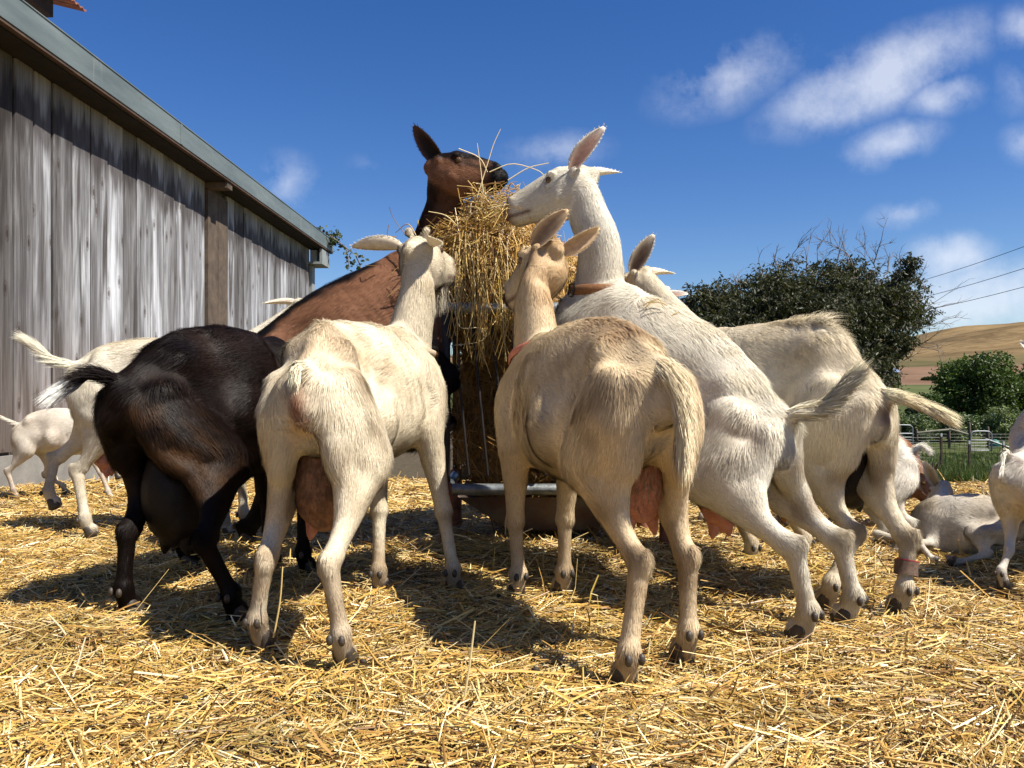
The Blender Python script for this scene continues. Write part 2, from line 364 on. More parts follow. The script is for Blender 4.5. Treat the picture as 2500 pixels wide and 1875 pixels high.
    for sg in (-1, 1):
        ball(A+hx*Lh*.315+hl_*sg*.036*s*hk_+hu*.004*s*hk_, [.017, .017, .014]); ball(A+hx*Lh*.40+hl_*sg*.034*s*hk_-hu*.026*s*hk_, .015)                       # eye ridge
        ball(A+hx*Lh*.28+hl_*sg*.03*s*hk_-hu*.065*s*hk_, [.03, .03, .03])             # cheek
        ball(A+hx*Lh*.03+hl_*sg*.034*s*hk_-hu*.016*s*hk_, .019)                      # ear root
        ball(A+hx*Lh*.93+hl_*sg*.015*s*hk_-hu*.020*s*hk_, .018); ball(A+hx*Lh*.90+hl_*sg*.016*s*hk_-hu*.058*s*hk_, .017)
        if buds: ball(A+hx*Lh*.10+hl_*sg*.024*s*hk_+hu*.03*s*hk_, [.013, .013, .014])
    ball(A+hx*Lh*.86-hu*.062*s*hk_, .018)
    # --- tail core
    tl_pts = np.array(tail, float) if tail is not None else np.array([T0, T0-fwd*.05*s+UP*.01, T0-fwd*.09*s-UP*.05])
    tl_pts[0] = T0+d0*.012*s+fwd*.02*s
    add('tail', tl_pts, np.linspace(.022, .008, len(tl_pts))*tail_r, np.linspace(.020, .007, len(tl_pts))*tail_r, lat, 10, 12)
    V, N, T, Qd = remeshed(np.concatenate(B.V), np.concatenate(B.Q), voxel)
    E0 = np.concatenate([T[:, [0, 1]], T[:, [1, 2]], T[:, [2, 0]]]); dg0 = np.bincount(E0[:, 0], minlength=len(V)).astype(float)+1e-6
    ctr_ = T0*.45+T3*.55+dn[15]*.2*s; msk = np.zeros(len(V))
    for q in np.linspace(0, 1, 12):
        msk = np.maximum(msk, np.clip(1.6-np.linalg.norm(V-(T0*(1-q)+T3*q+dn[int(q*30)]*.17*s), axis=1)/(.20*s), 0, 1))
    msk = msk[:, None]*.7
    for _ in range(26):
        V = V*(1-msk)+msk*np.stack([np.bincount(E0[:, 0], weights=V[E0[:, 1], q], minlength=len(V)) for q in range(3)], 1)/dg0[:, None]
    for sg in (-1, 1):
        for q, r_, dep in ((T1+fw3*.10*s+lat*sg*.135*s+dn[12]*.13*s, .075, .022), (T0*.5+T1*.5+lat*sg*.06*s+d0*.02*s, .05, .010), (T3+d3*.2*s-fw3*.13*s+lat*sg*.14*s, .06, .010), (T0+d0*.2*s+lat*sg*.11*s+fwd*.02*s, .05, .008), (T1+lat*sg*.085*s+d1*.05*s, .045, -.023), (T0+lat*sg*.052*s+d0*.05*s-fwd*.02*s, .03, -.012), (T1*.6+T0*.4+lat*sg*.1*s+d1*.19*s, .07, -.008)):
            V = V-N*(dep*s*np.exp(-(np.linalg.norm(V-q, axis=1)/(r_*s))**2))[:, None]
    rib = np.clip(((V-T2)@fw3)/s*6, 0, 1)*np.clip(1-((V-T3)@fw3)/s*8, 0, 1)*np.clip(1-np.abs((V-(T2*.5+T3*.5)-d3*.2*s)@UP)/(.15*s), 0, 1)
    V = V+N*(.0004*s*rib*np.sin(((V-T2)@fw3)/s*170+((V-T2)@UP)/s*25))[:, None]
    fn_ = np.cross(V[T[:, 1]]-V[T[:, 0]], V[T[:, 2]]-V[T[:, 0]])
    N = nrm(sum(np.stack([np.bincount(T[:, c_], weights=fn_[:, q], minlength=len(V)) for q in range(3)], 1) for c_ in range(3)))
    # --- sample table for hair flow and colour
    sp, sr, sf, sk, stt = [], [], [], [], []
    KN = {'trunk': 0, 'spine': 0, 'hind': 1, 'hind_low': 2, 'front': 3, 'front_low': 4, 'neck': 5, 'head': 6, 'tail': 7}
    for nm, pts, ra_, rb_, tg in lofts:
        if nm == 'spine': continue
        fl = {'trunk': -tg*.9-UP*.28, 'hind': tg-fwd*.2, 'hind_low': tg, 'front': tg-fwd*.15, 'front_low': tg, 'neck': -tg*.9-UP*.2, 'head': -tg, 'tail': tg}[nm]
        sp.append(pts); sr.append((ra_+rb_)/2); sf.append(nrm(fl)); sk.append(np.full(len(pts), KN[nm])); stt.append(np.linspace(0, 1, len(pts)))
    sp, sr, sf, sk, stt = map(np.concatenate, (sp, sr, sf, sk, stt))
    def lookup(p):
        out = np.empty(len(p), int)
        for a in range(0, len(p), 8000):
            d = np.linalg.norm(p[a:a+8000, None]-sp[None], axis=2)-sr*.9
            out[a:a+8000] = d.argmin(1)
        return out
    def shade(p, n_, ix):
        k = sk[ix]; t = stt[ix]; ctx = dict(p=p, n=n_, k=k, t=t, z=p[:, 2], s=s, T=top, A=A, M=M, hx=hx, hu=hu, fwd=fwd, lat=lat, Lh=Lh,
            h=((p-A)@hx)/Lh, hup=((p-A)@hu)/s/hk_, latv=(p-T0)@lat, along=(p-T0)@nrm(T3-T0), up=-(n_@dn[15]))
        return np.clip(color(ctx), .002, .95)
    iv = lookup(V); cv = shade(V, N, iv)
    E = np.concatenate([T[:, [0, 1]], T[:, [1, 2]], T[:, [2, 0]]]); deg = np.bincount(E[:, 0], minlength=len(V)).astype(float)+1e-6
    def relax(a, it):
        for _ in range(it):
            b_ = np.stack([np.bincount(E[:, 0], weights=a[E[:, 1], q], minlength=len(V)) for q in range(a.shape[1])], 1)/deg[:, None]; a = a*.35+b_*.65
        return a
    lenk = np.array([.024, .022, .013, .018, .0125, .020, .010, .026])*s*hl; kv = sk[iv]; lv = lenk[kv]
    lv = np.where((kv == 1) & (stt[iv] > .45), lv*np.clip(1.25-stt[iv], .4, 1), lv); lv = np.where((kv == 3) & (stt[iv] > .5), lv*.65, lv)
    upv_ = -(N@dn[15]); lv = np.where((kv == 0) & (upv_ > .93), lv*1.2, lv); lv = np.where((kv == 0) & (N[:, 2] < -.6), lv*1.25, lv)
    lv = relax(lv[:, None], 14)[:, 0]; fv = sf[iv]; fv = relax(fv-N*(fv*N).sum(1, keepdims=True), 18); c7, c1 = relax(cv, 7), relax(cv, 1); cv = np.where((kv == 6)[:, None], c1, c7)
    body = mesh_np('body', V, Qd, T if Qd is None else None, M_SKIN, root, col=cv*.82)
    # --- coat
    if nhair:
        nh = int(nhair*FURS*2.0)
        e1, e2 = V[T[:, 1]]-V[T[:, 0]], V[T[:, 2]]-V[T[:, 0]]
        ar = np.linalg.norm(np.cross(e1, e2), axis=1)
        kw = np.array([1, 1, 2.3, 1.5, 2.3, 1.15, 2.2, 1.])[kv[T[:, 0]]]*ar; ti = rng.choice(len(T), nh, p=kw/kw.sum()); u = rng.random((nh, 2)); fl = u.sum(1) > 1; u[fl] = 1-u[fl]
        w3 = np.column_stack([1-u.sum(1), u]); p = (V[T[ti]]*w3[..., None]).sum(1); n_ = nrm((N[T[ti]]*w3[..., None]).sum(1))
        ix = iv[T[ti, 0]]; k = sk[ix]; t = stt[ix]
        L = lv[T[ti, 0]]
        ridge = (k == 0) & (-(n_@dn[15]) > .93)
        L = L*(1+.45*snoise(p, 13))*rng.uniform(.6, 1.45, nh)*1.1; L = np.clip(L, .005, .085)
        if ruff:
            rz_ = (k == 0)*np.clip((-(n_@dn[15])-.80)*8, 0, 1)*np.clip(1.3-np.abs((p-(T1*.4+T2*.6))@fw3)/(.15*s), 0, 1); L = L*(1+ruff*rz_)
        f = nrm(fv[T[ti, 0]])+.20*np.column_stack([snoise(p, 9, q) for q in (0, 7, 19)])+.10*rng.normal(size=(nh, 3))
        f = nrm(f-n_*(f*n_).sum(1, keepdims=True))
        lift = np.clip(.12+.13*snoise(p, 19, 3)+.05*rng.normal(size=nh), .02, .5); lift = np.where(ridge, lift+.09, lift); lift = np.maximum(lift, .0031*max(s, .7)/L)
        if ruff: lift = lift+.55*rz_*(.6+.4*snoise(p, 18, 2))
        dA = nrm(f*np.cos(lift)[:, None]+n_*np.sin(lift)[:, None]); lb = lift*.35
        dB = nrm(f*np.cos(lb)[:, None]+n_*np.sin(lb)[:, None]+np.array([0, 0, -.12]))
        c = cv[T[ti, 0]]*rng.uniform(.88, 1.08, (nh, 1))*(1+.05*snoise(p, 26, 5))[:, None]
        nv = nrm(n_+.08*rng.normal(size=(nh, 3))+.05*f)
        hair_mesh('coat', p-n_*.0006, dA, dB, L, np.full(nh, .00118*max(s, .75))*rng.uniform(.7, 1.3, nh), nv, np.clip(c, .002, .95), root)
    # --- tail brush
    th = int((tailhair[0] if tailhair else 1500)); Lt = tailhair[1] if tailhair else .075
    if th:
        q = rng.random(th)**.8; tc_ = crom(tl_pts, 40); tg_ = nrm(np.gradient(tc_, axis=0)); ii = (q*39).astype(int)
        rad = nrm(rng.normal(size=(th, 3))); tg2 = tg_[ii]; rad = nrm(rad-tg2*(rad*tg2).sum(1, keepdims=True))
        p = tc_[ii]+rad*(.012*s*(1-q*.6))[:, None]*tail_r
        dA = nrm(tg2+rad*rng.uniform(.04, .34, (th, 1))); dB = nrm(tg2*1.2+rad*rng.uniform(-.1, .3, (th, 1))+np.array([0, 0, -.22]))
        ixt = np.where(sk == 7)[0]; ixs = ixt[np.clip((q*len(ixt)).astype(int), 0, len(ixt)-1)]
        c = shade(p, rad, ixs)
        if tailhair and len(tailhair) > 2:
            w_ = np.clip((q-tailhair[3])*6, 0, 1)[:, None]; c = c*(1-w_)+np.array(tailhair[2])*w_
        c = c*rng.uniform(.85, 1.15, (th, 1))*(1.15 if c.mean() > .2 else 1)
        hair_mesh('tail_brush', p, dA, dB, Lt*s*.85*rng.uniform(.5, 1.1, th), np.full(th, .0016), nrm(rad+.2*rng.normal(size=(th, 3))+np.array([.25, -.2, .9])), np.clip(c, .002, .95), root)
    # --- ears
    for i, sg in enumerate((-1, 1)):
        e = ears[i]
        if e is None: continue
        d, nn, le = nrm(e[0]), nrm(e[1]), e[2]; bp = A+hx*Lh*.04+hl_*sg*.040*s*hk_-hu*.012*s
        nn = nrm(nn-d*np.dot(d, nn)); x = np.cross(d, nn); wid = e[3] if len(e) > 3 and e[3] else .026; wid *= 1.18
        tt_ = np.linspace(0, 1, 14); prof = np.clip(np.sin(pi*np.clip(tt_, 0, 1)**.85), 0, 1)**.55*(1-.1*tt_)+.1*(1-tt_); prof[0] = .42; prof[-1] = .16
        av = np.linspace(-1, 1, 9); vs = []
        for thick in (0, 1):
            for t_, w_ in zip(tt_, prof):
                for a_ in av:
                    cup = (1-.45*t_)*1.15; ang = a_*cup
                    xx = math.sin(ang)/cup*w_*wid*s*1.15; zz = (1-math.cos(ang))/cup*w_*wid*s*1.3
                    droop = -.10*t_*t_*le
                    vs.append(bp+d*t_*le+x*xx+nn*(zz+droop-(.0042*s*(1-.55*abs(a_)**3)*(1-.5*t_) if thick else 0)))
        vs = np.array(vs); Q = []
        idx = lambda k_, r_, c_: k_*126+r_*9+c_
        for r_ in range(13):
            for c_ in range(8):
                Q.append([idx(0, r_, c_), idx(0, r_, c_+1), idx(0, r_+1, c_+1), idx(0, r_+1, c_)])
                Q.append([idx(1, r_, c_), idx(1, r_+1, c_), idx(1, r_+1, c_+1), idx(1, r_, c_+1)])
            for c_, f_ in ((0, 1), (8, 0)):
                q_ = [idx(0, r_, c_), idx(0, r_+1, c_), idx(1, r_+1, c_), idx(1, r_, c_)]; Q.append(q_ if f_ else q_[::-1])
        for c_ in range(8): Q.append([idx(0, 13, c_), idx(0, 13, c_+1), idx(1, 13, c_+1), idx(1, 13, c_)])
        kx = np.zeros(len(vs), int)+np.where(sk == 6)[0][2]
        oc = shade(np.repeat(bp[None], len(vs), 0), np.repeat(-nn[None], len(vs), 0), kx)
        inner = np.array(e[4]) if len(e) > 4 else np.array([.36, .22, .16])
        cc = oc.copy(); tt3 = np.repeat(tt_, 9); aa = np.abs(np.tile(av, 14)); wi = np.clip((1-aa**2.5)*(1-tt3**5)*1.1, 0, 1)[:, None]
        cc[:126] = oc[:126]*(1-wi)+inner*wi*(.85+.3*rng.random((126, 1)))
        if len(e) > 5: cc[126:] = np.array(e[5])
        mesh_np('ear', vs, Q, None, M_SKIN, root, col=np.clip(cc, .002, .95))
        # ear fringe
        ne = int(700*min(1, nhair/30000)) if nhair else 0
        if ne:
            ri = rng.integers(1, 14, ne); ci = rng.integers(0, 2, ne)*8; k_ = rng.integers(0, 2, ne)
            p = vs[k_*126+ri*9+ci]; n_ = np.where(k_[:, None] > 0, -nn, nn)+.5*x*(av[ci]*np.where(k_ > 0, 1, -1))[:, None]; n_ = nrm(n_*.6+np.array([0, -.2, .8]))
            p = p+d*rng.uniform(-.5, .5, (ne, 1))*le/14+x*rng.uniform(-.5, .5, (ne, 1))*.004
            dd = nrm(d*.8+.22*rng.normal(size=(ne, 3))+.45*x*np.sign(av[ci])[:, None])
            hair_mesh('ear_hair', p, dd, dd, rng.uniform(.0025, .006, ne)*s, np.full(ne, .0007), n_, np.clip(cc[k_*126+ri*9+ci]*rng.uniform(.8, 1.15, (ne, 1)), .002, .95), root)
    # --- eyes, nostrils
    if eye:
        for sg in (-1, 1):
            c = A+hx*Lh*.345+hl_*sg*.0395*s*hk_-hu*.011*s
            eb = MB(); eb.add(*sph(c, .0125*s, 14, 11)); eo = eb.build('eye', M_EYE, root, True)
            pb = MB(); q = c+hl_*sg*.0095*s; pb.bar(q-hx*.006*s, q+hx*.006*s, .0035*s, .0065*s, hu); pb.build('pupil', M_PUPIL, eo, False, origin=base)
            nb_ = MB(); q = A+hx*Lh*.99+hl_*sg*.017*s*hk_-hu*.026*s*hk_; nb_.tube([q-hl_*sg*.006*s+hu*.004*s, q, q+hl_*sg*.004*s-hu*.005*s], [.0022*s, .004*s, .002*s], 6); nb_.build('nostril', M_NOSE, root, True)
    # --- hooves
    for (hoof, ftl, fd) in hooves:
        b = MB(); sd_ = nrm(np.cross(fd, UP)); 
        dirr = fd if not lie else fd
        for sg in (-1, 1):
            c = hoof+sd_*sg*.0125*s
            b.tube([c+UP*.032*s-fd*.004*s, c+UP*.018*s+fd*.006*s, c+UP*.004*s+fd*.014*s], [.011*s, .013*s, .014*s], 10, fd, True, [.016*s, .022*s, .028*s], m=6)
            b.add(*sph(ftl-fd*.026*s+sd_*sg*.014*s-UP*.012*s, [.0078*s, .0078*s, .012*s], 8, 6))
        b.build('hoof', M_HOOF, root, True)
    # --- udder
    if udder:
        c, rx, rz, kind = udder['c'], udder['r'], udder['h'], udder['m']; c = np.array(c, float); b = MB()
        b.add(*loft([c+UP*rz*.9, c+UP*rz*.4, c, c-UP*rz*.5, c-UP*rz*.85], [rx*.6, rx*.85, rx, rx*.92, rx*.55], [rx*.6, rx*.9, rx*1.05, rx*.95, rx*.5], fwd, 16, 12))
        for sg in (-1, 1): b.add(*sph(c+lat*sg*rx*.36-UP*rz*.55, [rx*.62, rx*.7, rz*.42]))
        v2, n2, t2, q2 = remeshed(np.concatenate(b.V), np.concatenate(b.Q), .007, 6)
        uo = mesh_np('udder', v2, q2, None if q2 is not None else t2, kind, root)
        for sg in (-1, 1):
            tb = MB(); p = c+lat*sg*rx*.42-UP*rz*.86+fwd*rx*.1; le = udder.get('t', .05)
            tb.tube([p+UP*.02, p-UP*le*.3, p-UP*le*.8+lat*sg*.006, p-UP*le+lat*sg*.008], [rx*.34, rx*.27, rx*.17, rx*.09], 10, fwd, m=9); tb.build('teat', udder.get('tm', kind), uo, True, origin=base)
        if udder.get('hair'):
            nh = udder['hair']; e1, e2 = v2[t2[:, 1]]-v2[t2[:, 0]], v2[t2[:, 2]]-v2[t2[:, 0]]; ar = np.linalg.norm(np.cross(e1, e2), axis=1)
            ti = rng.choice(len(t2), nh, p=ar/ar.sum()); p = v2[t2[ti]].mean(1)+rng.normal(size=(nh, 3))*.0015; n_ = n2[t2[ti, 0]]
            keep = (p[:, 2] > c[2]-rz*.5+rng.normal(size=nh)*.03); p, n_ = p[keep], n_[keep]; nh = len(p)
            dd = nrm(np.array([0, 0, -1.])+.3*n_+.3*rng.normal(size=(nh, 3)))
            hair_mesh('udder_hair', p, dd, dd, rng.uniform(.012, .028, nh), np.full(nh, .0013), nrm(n_+.2*rng.normal(size=(nh, 3))), np.array(udder['hc'])*rng.uniform(.6, 1.2, (nh, 1)), root)
    # --- collar on the neck
    if collar:
        i_ = [l for l in lofts if l[0] == 'neck'][0]; pts, ra_, rb_, tg = i_[1:5]; q = int(collar['t']*(len(pts)-1)); ax = nrm(tg[q]+np.array(collar.get('tilt', (0, 0, 0)))); c = pts[q]
        sd_ = nrm(np.cross(ax, dors)); u2 = np.cross(sd_, ax); w = collar['w']/2; f1 = ra_[q]+.009*s; f2 = rb_[q]+.011*s; a = np.linspace(0, 2*pi, 40, endpoint=False)
        R = lambda g: c+sd_*(np.cos(a)*(f1+g))[:, None]+u2*(np.sin(a)*(f2+g))[:, None]
        V4 = np.concatenate([R(0)-ax*w, R(.004)-ax*w*.9, R(.004)+ax*w*.9, R(0)+ax*w]); b = MB(); j = np.arange(40); j2 = (j+1) % 40
        b.add(V4, np.concatenate([np.stack([r*40+j, r*40+j2, r*40+40+j2, r*40+40+j], 1) for r in range(3)]+[np.stack([120+j, 120+j2, j2, j], 1)]))
        co = b.build('collar', collar['m'], root, True)
        if collar.get('buckle') is not None:
            an = collar['buckle']; rc = lambda g, an_: c+sd_*cos(an_)*(f1+g)+u2*sin(an_)*(f2+g); p = rc(.007, an); tv = nrm(rc(0, an+.1)-rc(0, an-.1)); nn = nrm(p-c)
            b = MB(); hw, hh = w*1.15, w*1.0
            for (x0, y0, x1, y1) in ((-1,-1,1,-1), (1,-1,1,1), (1,1,-1,1), (-1,1,-1,-1)): b.bar(p+tv*x0*hh+ax*y0*hw, p+tv*x1*hh+ax*y1*hw, .005, .005, nn)
            b.bar(p-tv*hh, p+tv*hh, .003, .003, nn); b.build('buckle', M_BLACKMETAL, co, False, origin=base)
    if band is not None:
        hk, ftl = fet[band]; b = MB(); p0 = ftl+(hk-ftl)*.22; p1 = ftl+(hk-ftl)*.52
        b.tube([p0, p0*.5+p1*.5, p1], [.031*s, .029*s, .031*s], 14, fwd, False); bo = b.build('leg_wrap', M_BANDCLOTH, root, True)
        b = MB(); b.tube([p1, p1+(p1-p0)*.07], [.0315*s, .0315*s], 14, fwd, False); b.build('red_edge', simple('red_edge', (.3, .02, .03), .7), bo, True, origin=base)
    if beard:
        nh = 700; p = A+hx*Lh*rng.uniform(.66, .9, (nh, 1))-hu*.085*s*hk_+hl_*rng.normal(size=(nh, 1))*.011*s
        dd = nrm(np.array([0, 0, -1.])-hx*.15+.14*rng.normal(size=(nh, 3))); bl = (beard if not isinstance(beard, bool) else .12)
        hair_mesh('beard', p, dd, nrm(dd+np.array([0, 0, -.5])), rng.uniform(.4, 1.1, nh)*bl, np.full(nh, .0016), nrm(rng.normal(size=(nh, 3))-fwd), np.array([.62, .55, .42])*rng.uniform(.7, 1.1, (nh, 1)), root)
    if horns:
        for sg in (-1, 1):
            b = MB(); p = A+hx*Lh*.08+hl_*sg*.02*s+hu*.03*s; b.tube([p, p+hu*.035*s-hx*.01*s, p+hu*.065*s-hx*.03*s], [.011*s, .008*s, .002*s], 8, hl_, m=7); b.build('horn', M_HORN, root, True)
    return root

# ------------------------------------------------------------------ coats
def mixv(a, b, w): w = np.clip(w, 0, 1)[:, None]; return a*(1-w)+np.asarray(b)*w
def coat(base, leg=None, ridge=None, tint=None, patches=(), face=None, dirt=.5, nose=(.55, .36, .28), tailc=None):
    base = np.array(base)
    def f(c):
        p = c['p']; col = np.repeat(base[None], len(p), 0)
        n1 = snoise(p, 5, 2); n2 = snoise(p, 13, 9)
        if tint is not None: col = mixv(col, tint, .16+.5*n1+.25*n2)
        if ridge is not None: col = mixv(col, ridge, ((c['k'] == 0)*np.clip((c['up']-.55)*2.2, 0, 1))*(.55+.5*n2))
        for (q, r, cc, st) in patches:
            col = mixv(col, cc, st*np.clip(1.25-np.linalg.norm((p-np.array(q))/np.array(r), axis=1)+.3*n2, 0, 1))
        if leg is not None:
            low = ((c['k'] == 2) | (c['k'] == 4)); col = mixv(col, leg, low*(.45+.5*n2)); kn = low*np.clip(1-np.abs(c['t']-.05)/.16, 0, 1); col = mixv(col, np.array(leg)*.62, kn*(.5+.5*n2)); st_ = snoise(p, 8, 33); col = mixv(col, np.array([.30, .20, .11]), ((c['k'] == 1) | (c['k'] == 2))*np.clip((st_-.35)*1.2, 0, .55))
        dirtm = np.clip(.14-c['z'], 0, .14)/.14*dirt; col = mixv(col, np.array([.20, .14, .085]), dirtm*(.45+.5*n2))
        if tailc is not None: col = mixv(col, tailc, (c['k'] == 7)*np.clip(c['t']*3+.3, 0, 1)*.9)
        hd = (c['k'] == 6); col = mixv(col, nose, hd*np.clip((c['h']-.9)*9, 0, 1)*.8)
        hup_ = c['hup']; col = mixv(col, np.array([.16, .07, .055])*min(1, base.max()*2.2), hd*(c['h'] > .70)*np.clip(1.3-np.abs(hup_+.068-(c['h']-.85)*.02)/.0060, 0, 1)*.9)
        if face is not None: col = face(c, col)
        return col
    return f
WHITE = (.90, .80, .61); CREAM = (.74, .63, .45); TAN = (.52, .36, .21)
def brown_face(c, col):
    k = c['k']; n2 = snoise(c['p'], 16, 4); blk = np.array([.006, .0045, .004])
    hd = k == 6; h, hup = c['h'], c['hup']
    col = mixv(col, blk, hd*np.clip((h-.72)*6, 0, 1)); col = mixv(col, blk, hd*np.clip((hup+.020-.012*h)*60, 0, 1)*.97)
    strp = hd*np.clip(1-np.abs(hup+.012-(.34-h)*.03)/.016, 0, 1)*(h > .25); col = mixv(col, blk, strp*.9)
    dors = ((k == 0)*np.clip((c['up']-.66+.10*n2)*8, 0, 1)); col = mixv(col, blk*1.3, dors)
    col = mixv(col, blk, ((k == 5)*np.clip((-(c['n']@c['fwd'])-.35+.3*n2)*3, 0, 1))); col = mixv(col, np.array([.05, .022, .012]), (k == 5)*.7)
    col = mixv(col, blk, ((k == 2) | (k == 4))*1.0); col = mixv(col, blk, (k == 1)*np.clip((c['t']-.5)*3, 0, 1)); col = mixv(col, blk, (k == 3)*np.clip((.75-c['z'])*6, 0, 1))
    return col
def black_extra(c, col):
    n2 = snoise(c['p'], 9, 4); n3 = snoise(c['p'], 26, 1); rear = ((c['k'] == 1) & (c['t'] < .85))*np.clip(-(c['n']@nrm(c['fwd']*.7-c['lat']*.45))*1.4-.15, 0, 1)
    col = mixv(col, np.array([.075, .034, .011]), rear*(.15+.4*n2+.45*n3)); return mixv(col, np.array([.03, .013, .006]), (c['k'] == 0)*np.clip(.3*n2+.15*n3+.1, 0, .6))

HAIRQ = 1.0
def H_(n): return int(n*HAIRQ)
def make_goats():
    # centre left cream doe
    goat('cream white goat seen from behind, tail tucked, facing the hay left of the feeder', [P(738,886,1.84), P(772,800,1.98), P(812,783,2.14), P(965,800,2.42)],
         [(P(652,1368,1.91), G(635,1.92)), (P(806,1378,1.79), G(838,1.79))], [G(927,2.44), G(1107,2.46)], P(1012,592,2.5), P(1088,624,2.73),
         [((-1, .05, .10), (.1, .55, .8), .15, .026, (.50, .36, .27)), ((.12, -.95, .12), (.55, -.1, .8), .13, .026, (.12, .07, .05))],
         coat(WHITE, leg=(.56, .42, .27), ridge=(.66, .54, .36), tint=(.70, .58, .40), patches=[((-.475, 1.80, .575), (.035, .07, .06), (.36, .15, .08), .95), ((-.475, 1.82, .50), (.03, .07, .07), (.55, .33, .22), .7), ((-.42, 2.0, .72), (.14, .2, .08), (.58, .42, .25), .6)]),
         1.0, tail=[P(735,893,1.84), P(727,897,1.80), P(722,910,1.785), P(720,924,1.785)], nhair=H_(95000), hk_=1.2, neckmid=P(1018,730,2.5), beard=.10, buds=True,
         udder=dict(c=P(790,1150,2.02), r=.072, h=.135, m=M_UDDER_B, tm=M_UDDER_P, t=.05, hair=2500, hc=(.2, .13, .08)), tailhair=(1300, .042),
         collar=dict(t=.36, w=.02, m=M_PALESTRAP))
    # centre right tan doe
    goat('tan goat with darker rump and hanging tail, seen from behind right of the feeder', [P(1615,866,1.73), P(1540,792,1.86), P(1455,776,2.04), P(1338,815,2.33)],
         [(P(1558,1372,1.69), G(1527,1.655)), (P(1674,1362,1.84), G(1672,1.82))], [G(1262,2.40), G(1374,2.44)], P(1335,597,2.5), P(1242,694,2.66),
         [((.62, -.35, .70), (-.25, -.9, .2), .15, .026, (.22, .15, .10)), ((.85, -.05, .42), (.15, -.75, -.6), .145, .024, (.42, .30, .2))],
         coat((.87, .695, .45), tailc=(.80, .67, .46), leg=(.56, .41, .25), ridge=(.50, .35, .20), tint=(.74, .55, .32), patches=[((.24, 1.95, .77), (.16, .16, .06), (.44, .29, .165), .7), ((.11, 2.45, .95), (.1, .12, .22), (.60, .40, .21), .75), ((.30, 1.72, .62), (.10, .1, .12), (.70, .58, .40), .6)]),
         1.03, tail=[P(1612,880,1.72), P(1640,915,1.685), P(1664,1000,1.68), P(1668,1085,1.70)], nhair=H_(95000), hk_=1.16, neckmid=P(1302,732,2.47), beard=.14,
         udder=dict(c=P(1568,1130,1.93), r=.066, h=.13, m=M_UDDER_P, t=.055, hair=3500, hc=(.30, .22, .14)), tailhair=(1800, .12),
         collar=dict(t=.36, w=.022, m=M_PINKSTRAP))
    # white doe with raised head and leather collar
    goat('white goat with head raised to the hay and a tan leather collar', [P(1932,1008,2.12), P(1845,898,2.25), P(1742,798,2.37), P(1530,692,2.56)],
         [(P(1930,1337,1.98), G(1958,1.965)), (P(2044,1322,2.13), G(2068,2.11))], [((.16, 2.80, .52), (.14, 2.97, .36)), ((.36, 2.86, .52), (.34, 3.0, .36))], P(1415,415,2.72), P(1240,484,2.84),
         [((.50, -.30, .72), (-.55, -.85, .1), .17, .026, (.52, .30, .22)), ((.80, .35, .30), (.3, -.3, .9), .15, .026)],
         coat((.90, .84, .70), tailc=(.80, .69, .47), leg=(.66, .55, .38), ridge=(.70, .60, .42), tint=(.77, .69, .54), patches=[((.72, 2.06, .55), (.03, .03, .04), (.4, .16, .09), .8)]),
         1.05, tail=[P(1935,1010,2.12), P(1985,1000,2.08), P(2030,970,2.05), P(2062,938,2.03)], nhair=H_(95000), neckmid=P(1462,600,2.66),
         udder=dict(c=P(1765,1205,2.28), r=.07, h=.09, m=M_UDDER_P, t=.04), tailhair=(2200, .10),
         collar=dict(t=.38, w=.034, m=M_LEATHER, buckle=3.5, tilt=(.1, 0, .15)), chest=.02)
    # cream doe on the right
    goat('cream goat with a ruffled ridge, lifted tail and a brown wrap on its hind leg', [P(2150,946,2.28), P(2035,802,2.45), P(1940,787,2.6), P(1763,803,2.88)],
         [(P(2083,1302,2.30), G(2022,2.27)), (P(2212,1316,2.24), G(2198,2.22))], [G(1830,2.85), G(1960,2.95)], P(1562,660,3.2), P(1490,735,3.33),
         [((.42, -.25, .80), (-.25, -.95, .1), .165, .027, (.12, .075, .05)), ((.8, .5, .2), (0, -.4, .9), .14)],
         coat((.89, .79, .60), tailc=(.80, .67, .44), leg=(.60, .47, .30), ridge=(.62, .50, .32), tint=(.68, .57, .40), patches=[((1.03, 2.25, .55), (.035, .04, .05), (.13, .05, .03), .95)]),
         1.0, tail=[P(2136,950,2.28), P(2195,968,2.24), P(2255,990,2.2), P(2290,1005,2.18)], nhair=H_(90000), ruff=1.3, band=1,
         udder=dict(c=P(2080,1110,2.46), r=.075, h=.15, m=M_UDDER_D, t=.04, hair=1500, hc=(.06, .04, .03)), tailhair=(2200, .085))
    # black doe
    goat('black brown goat with white tipped tail, head lowered to the feeder', [P(278,924,2.2), P(390,826,2.34), P(500,796,2.5), P(650,822,2.74)],
         [(P(318,1300,2.22), G(313,2.2)), (P(503,1322,2.12), G(572,2.14))], [G(660,2.82), G(745,2.72)], P(1010,835,2.9), P(1120,905,3.0),
         [((-.3, .5, .5), (0, -.5, .8), .14, .026, (.02, .012, .01)), ((.1, -.8, .2), (0, -.3, .9), .13, .026, (.02, .012, .01))],
         coat((.0085, .0048, .0036), tint=(.015, .007, .0045), face=black_extra, dirt=.0, nose=(.01, .008, .008)),
         1.04, belly=1.14, tail=[P(272,928,2.2), P(235,912,2.15), P(195,925,2.12), P(160,945,2.1)], nhair=H_(85000), hl=1.1,
         udder=dict(c=P(425,1190,2.3), r=.085, h=.15, m=M_UDDER_D, t=.055), tailhair=(2400, .095, (.80, .78, .72), .5))
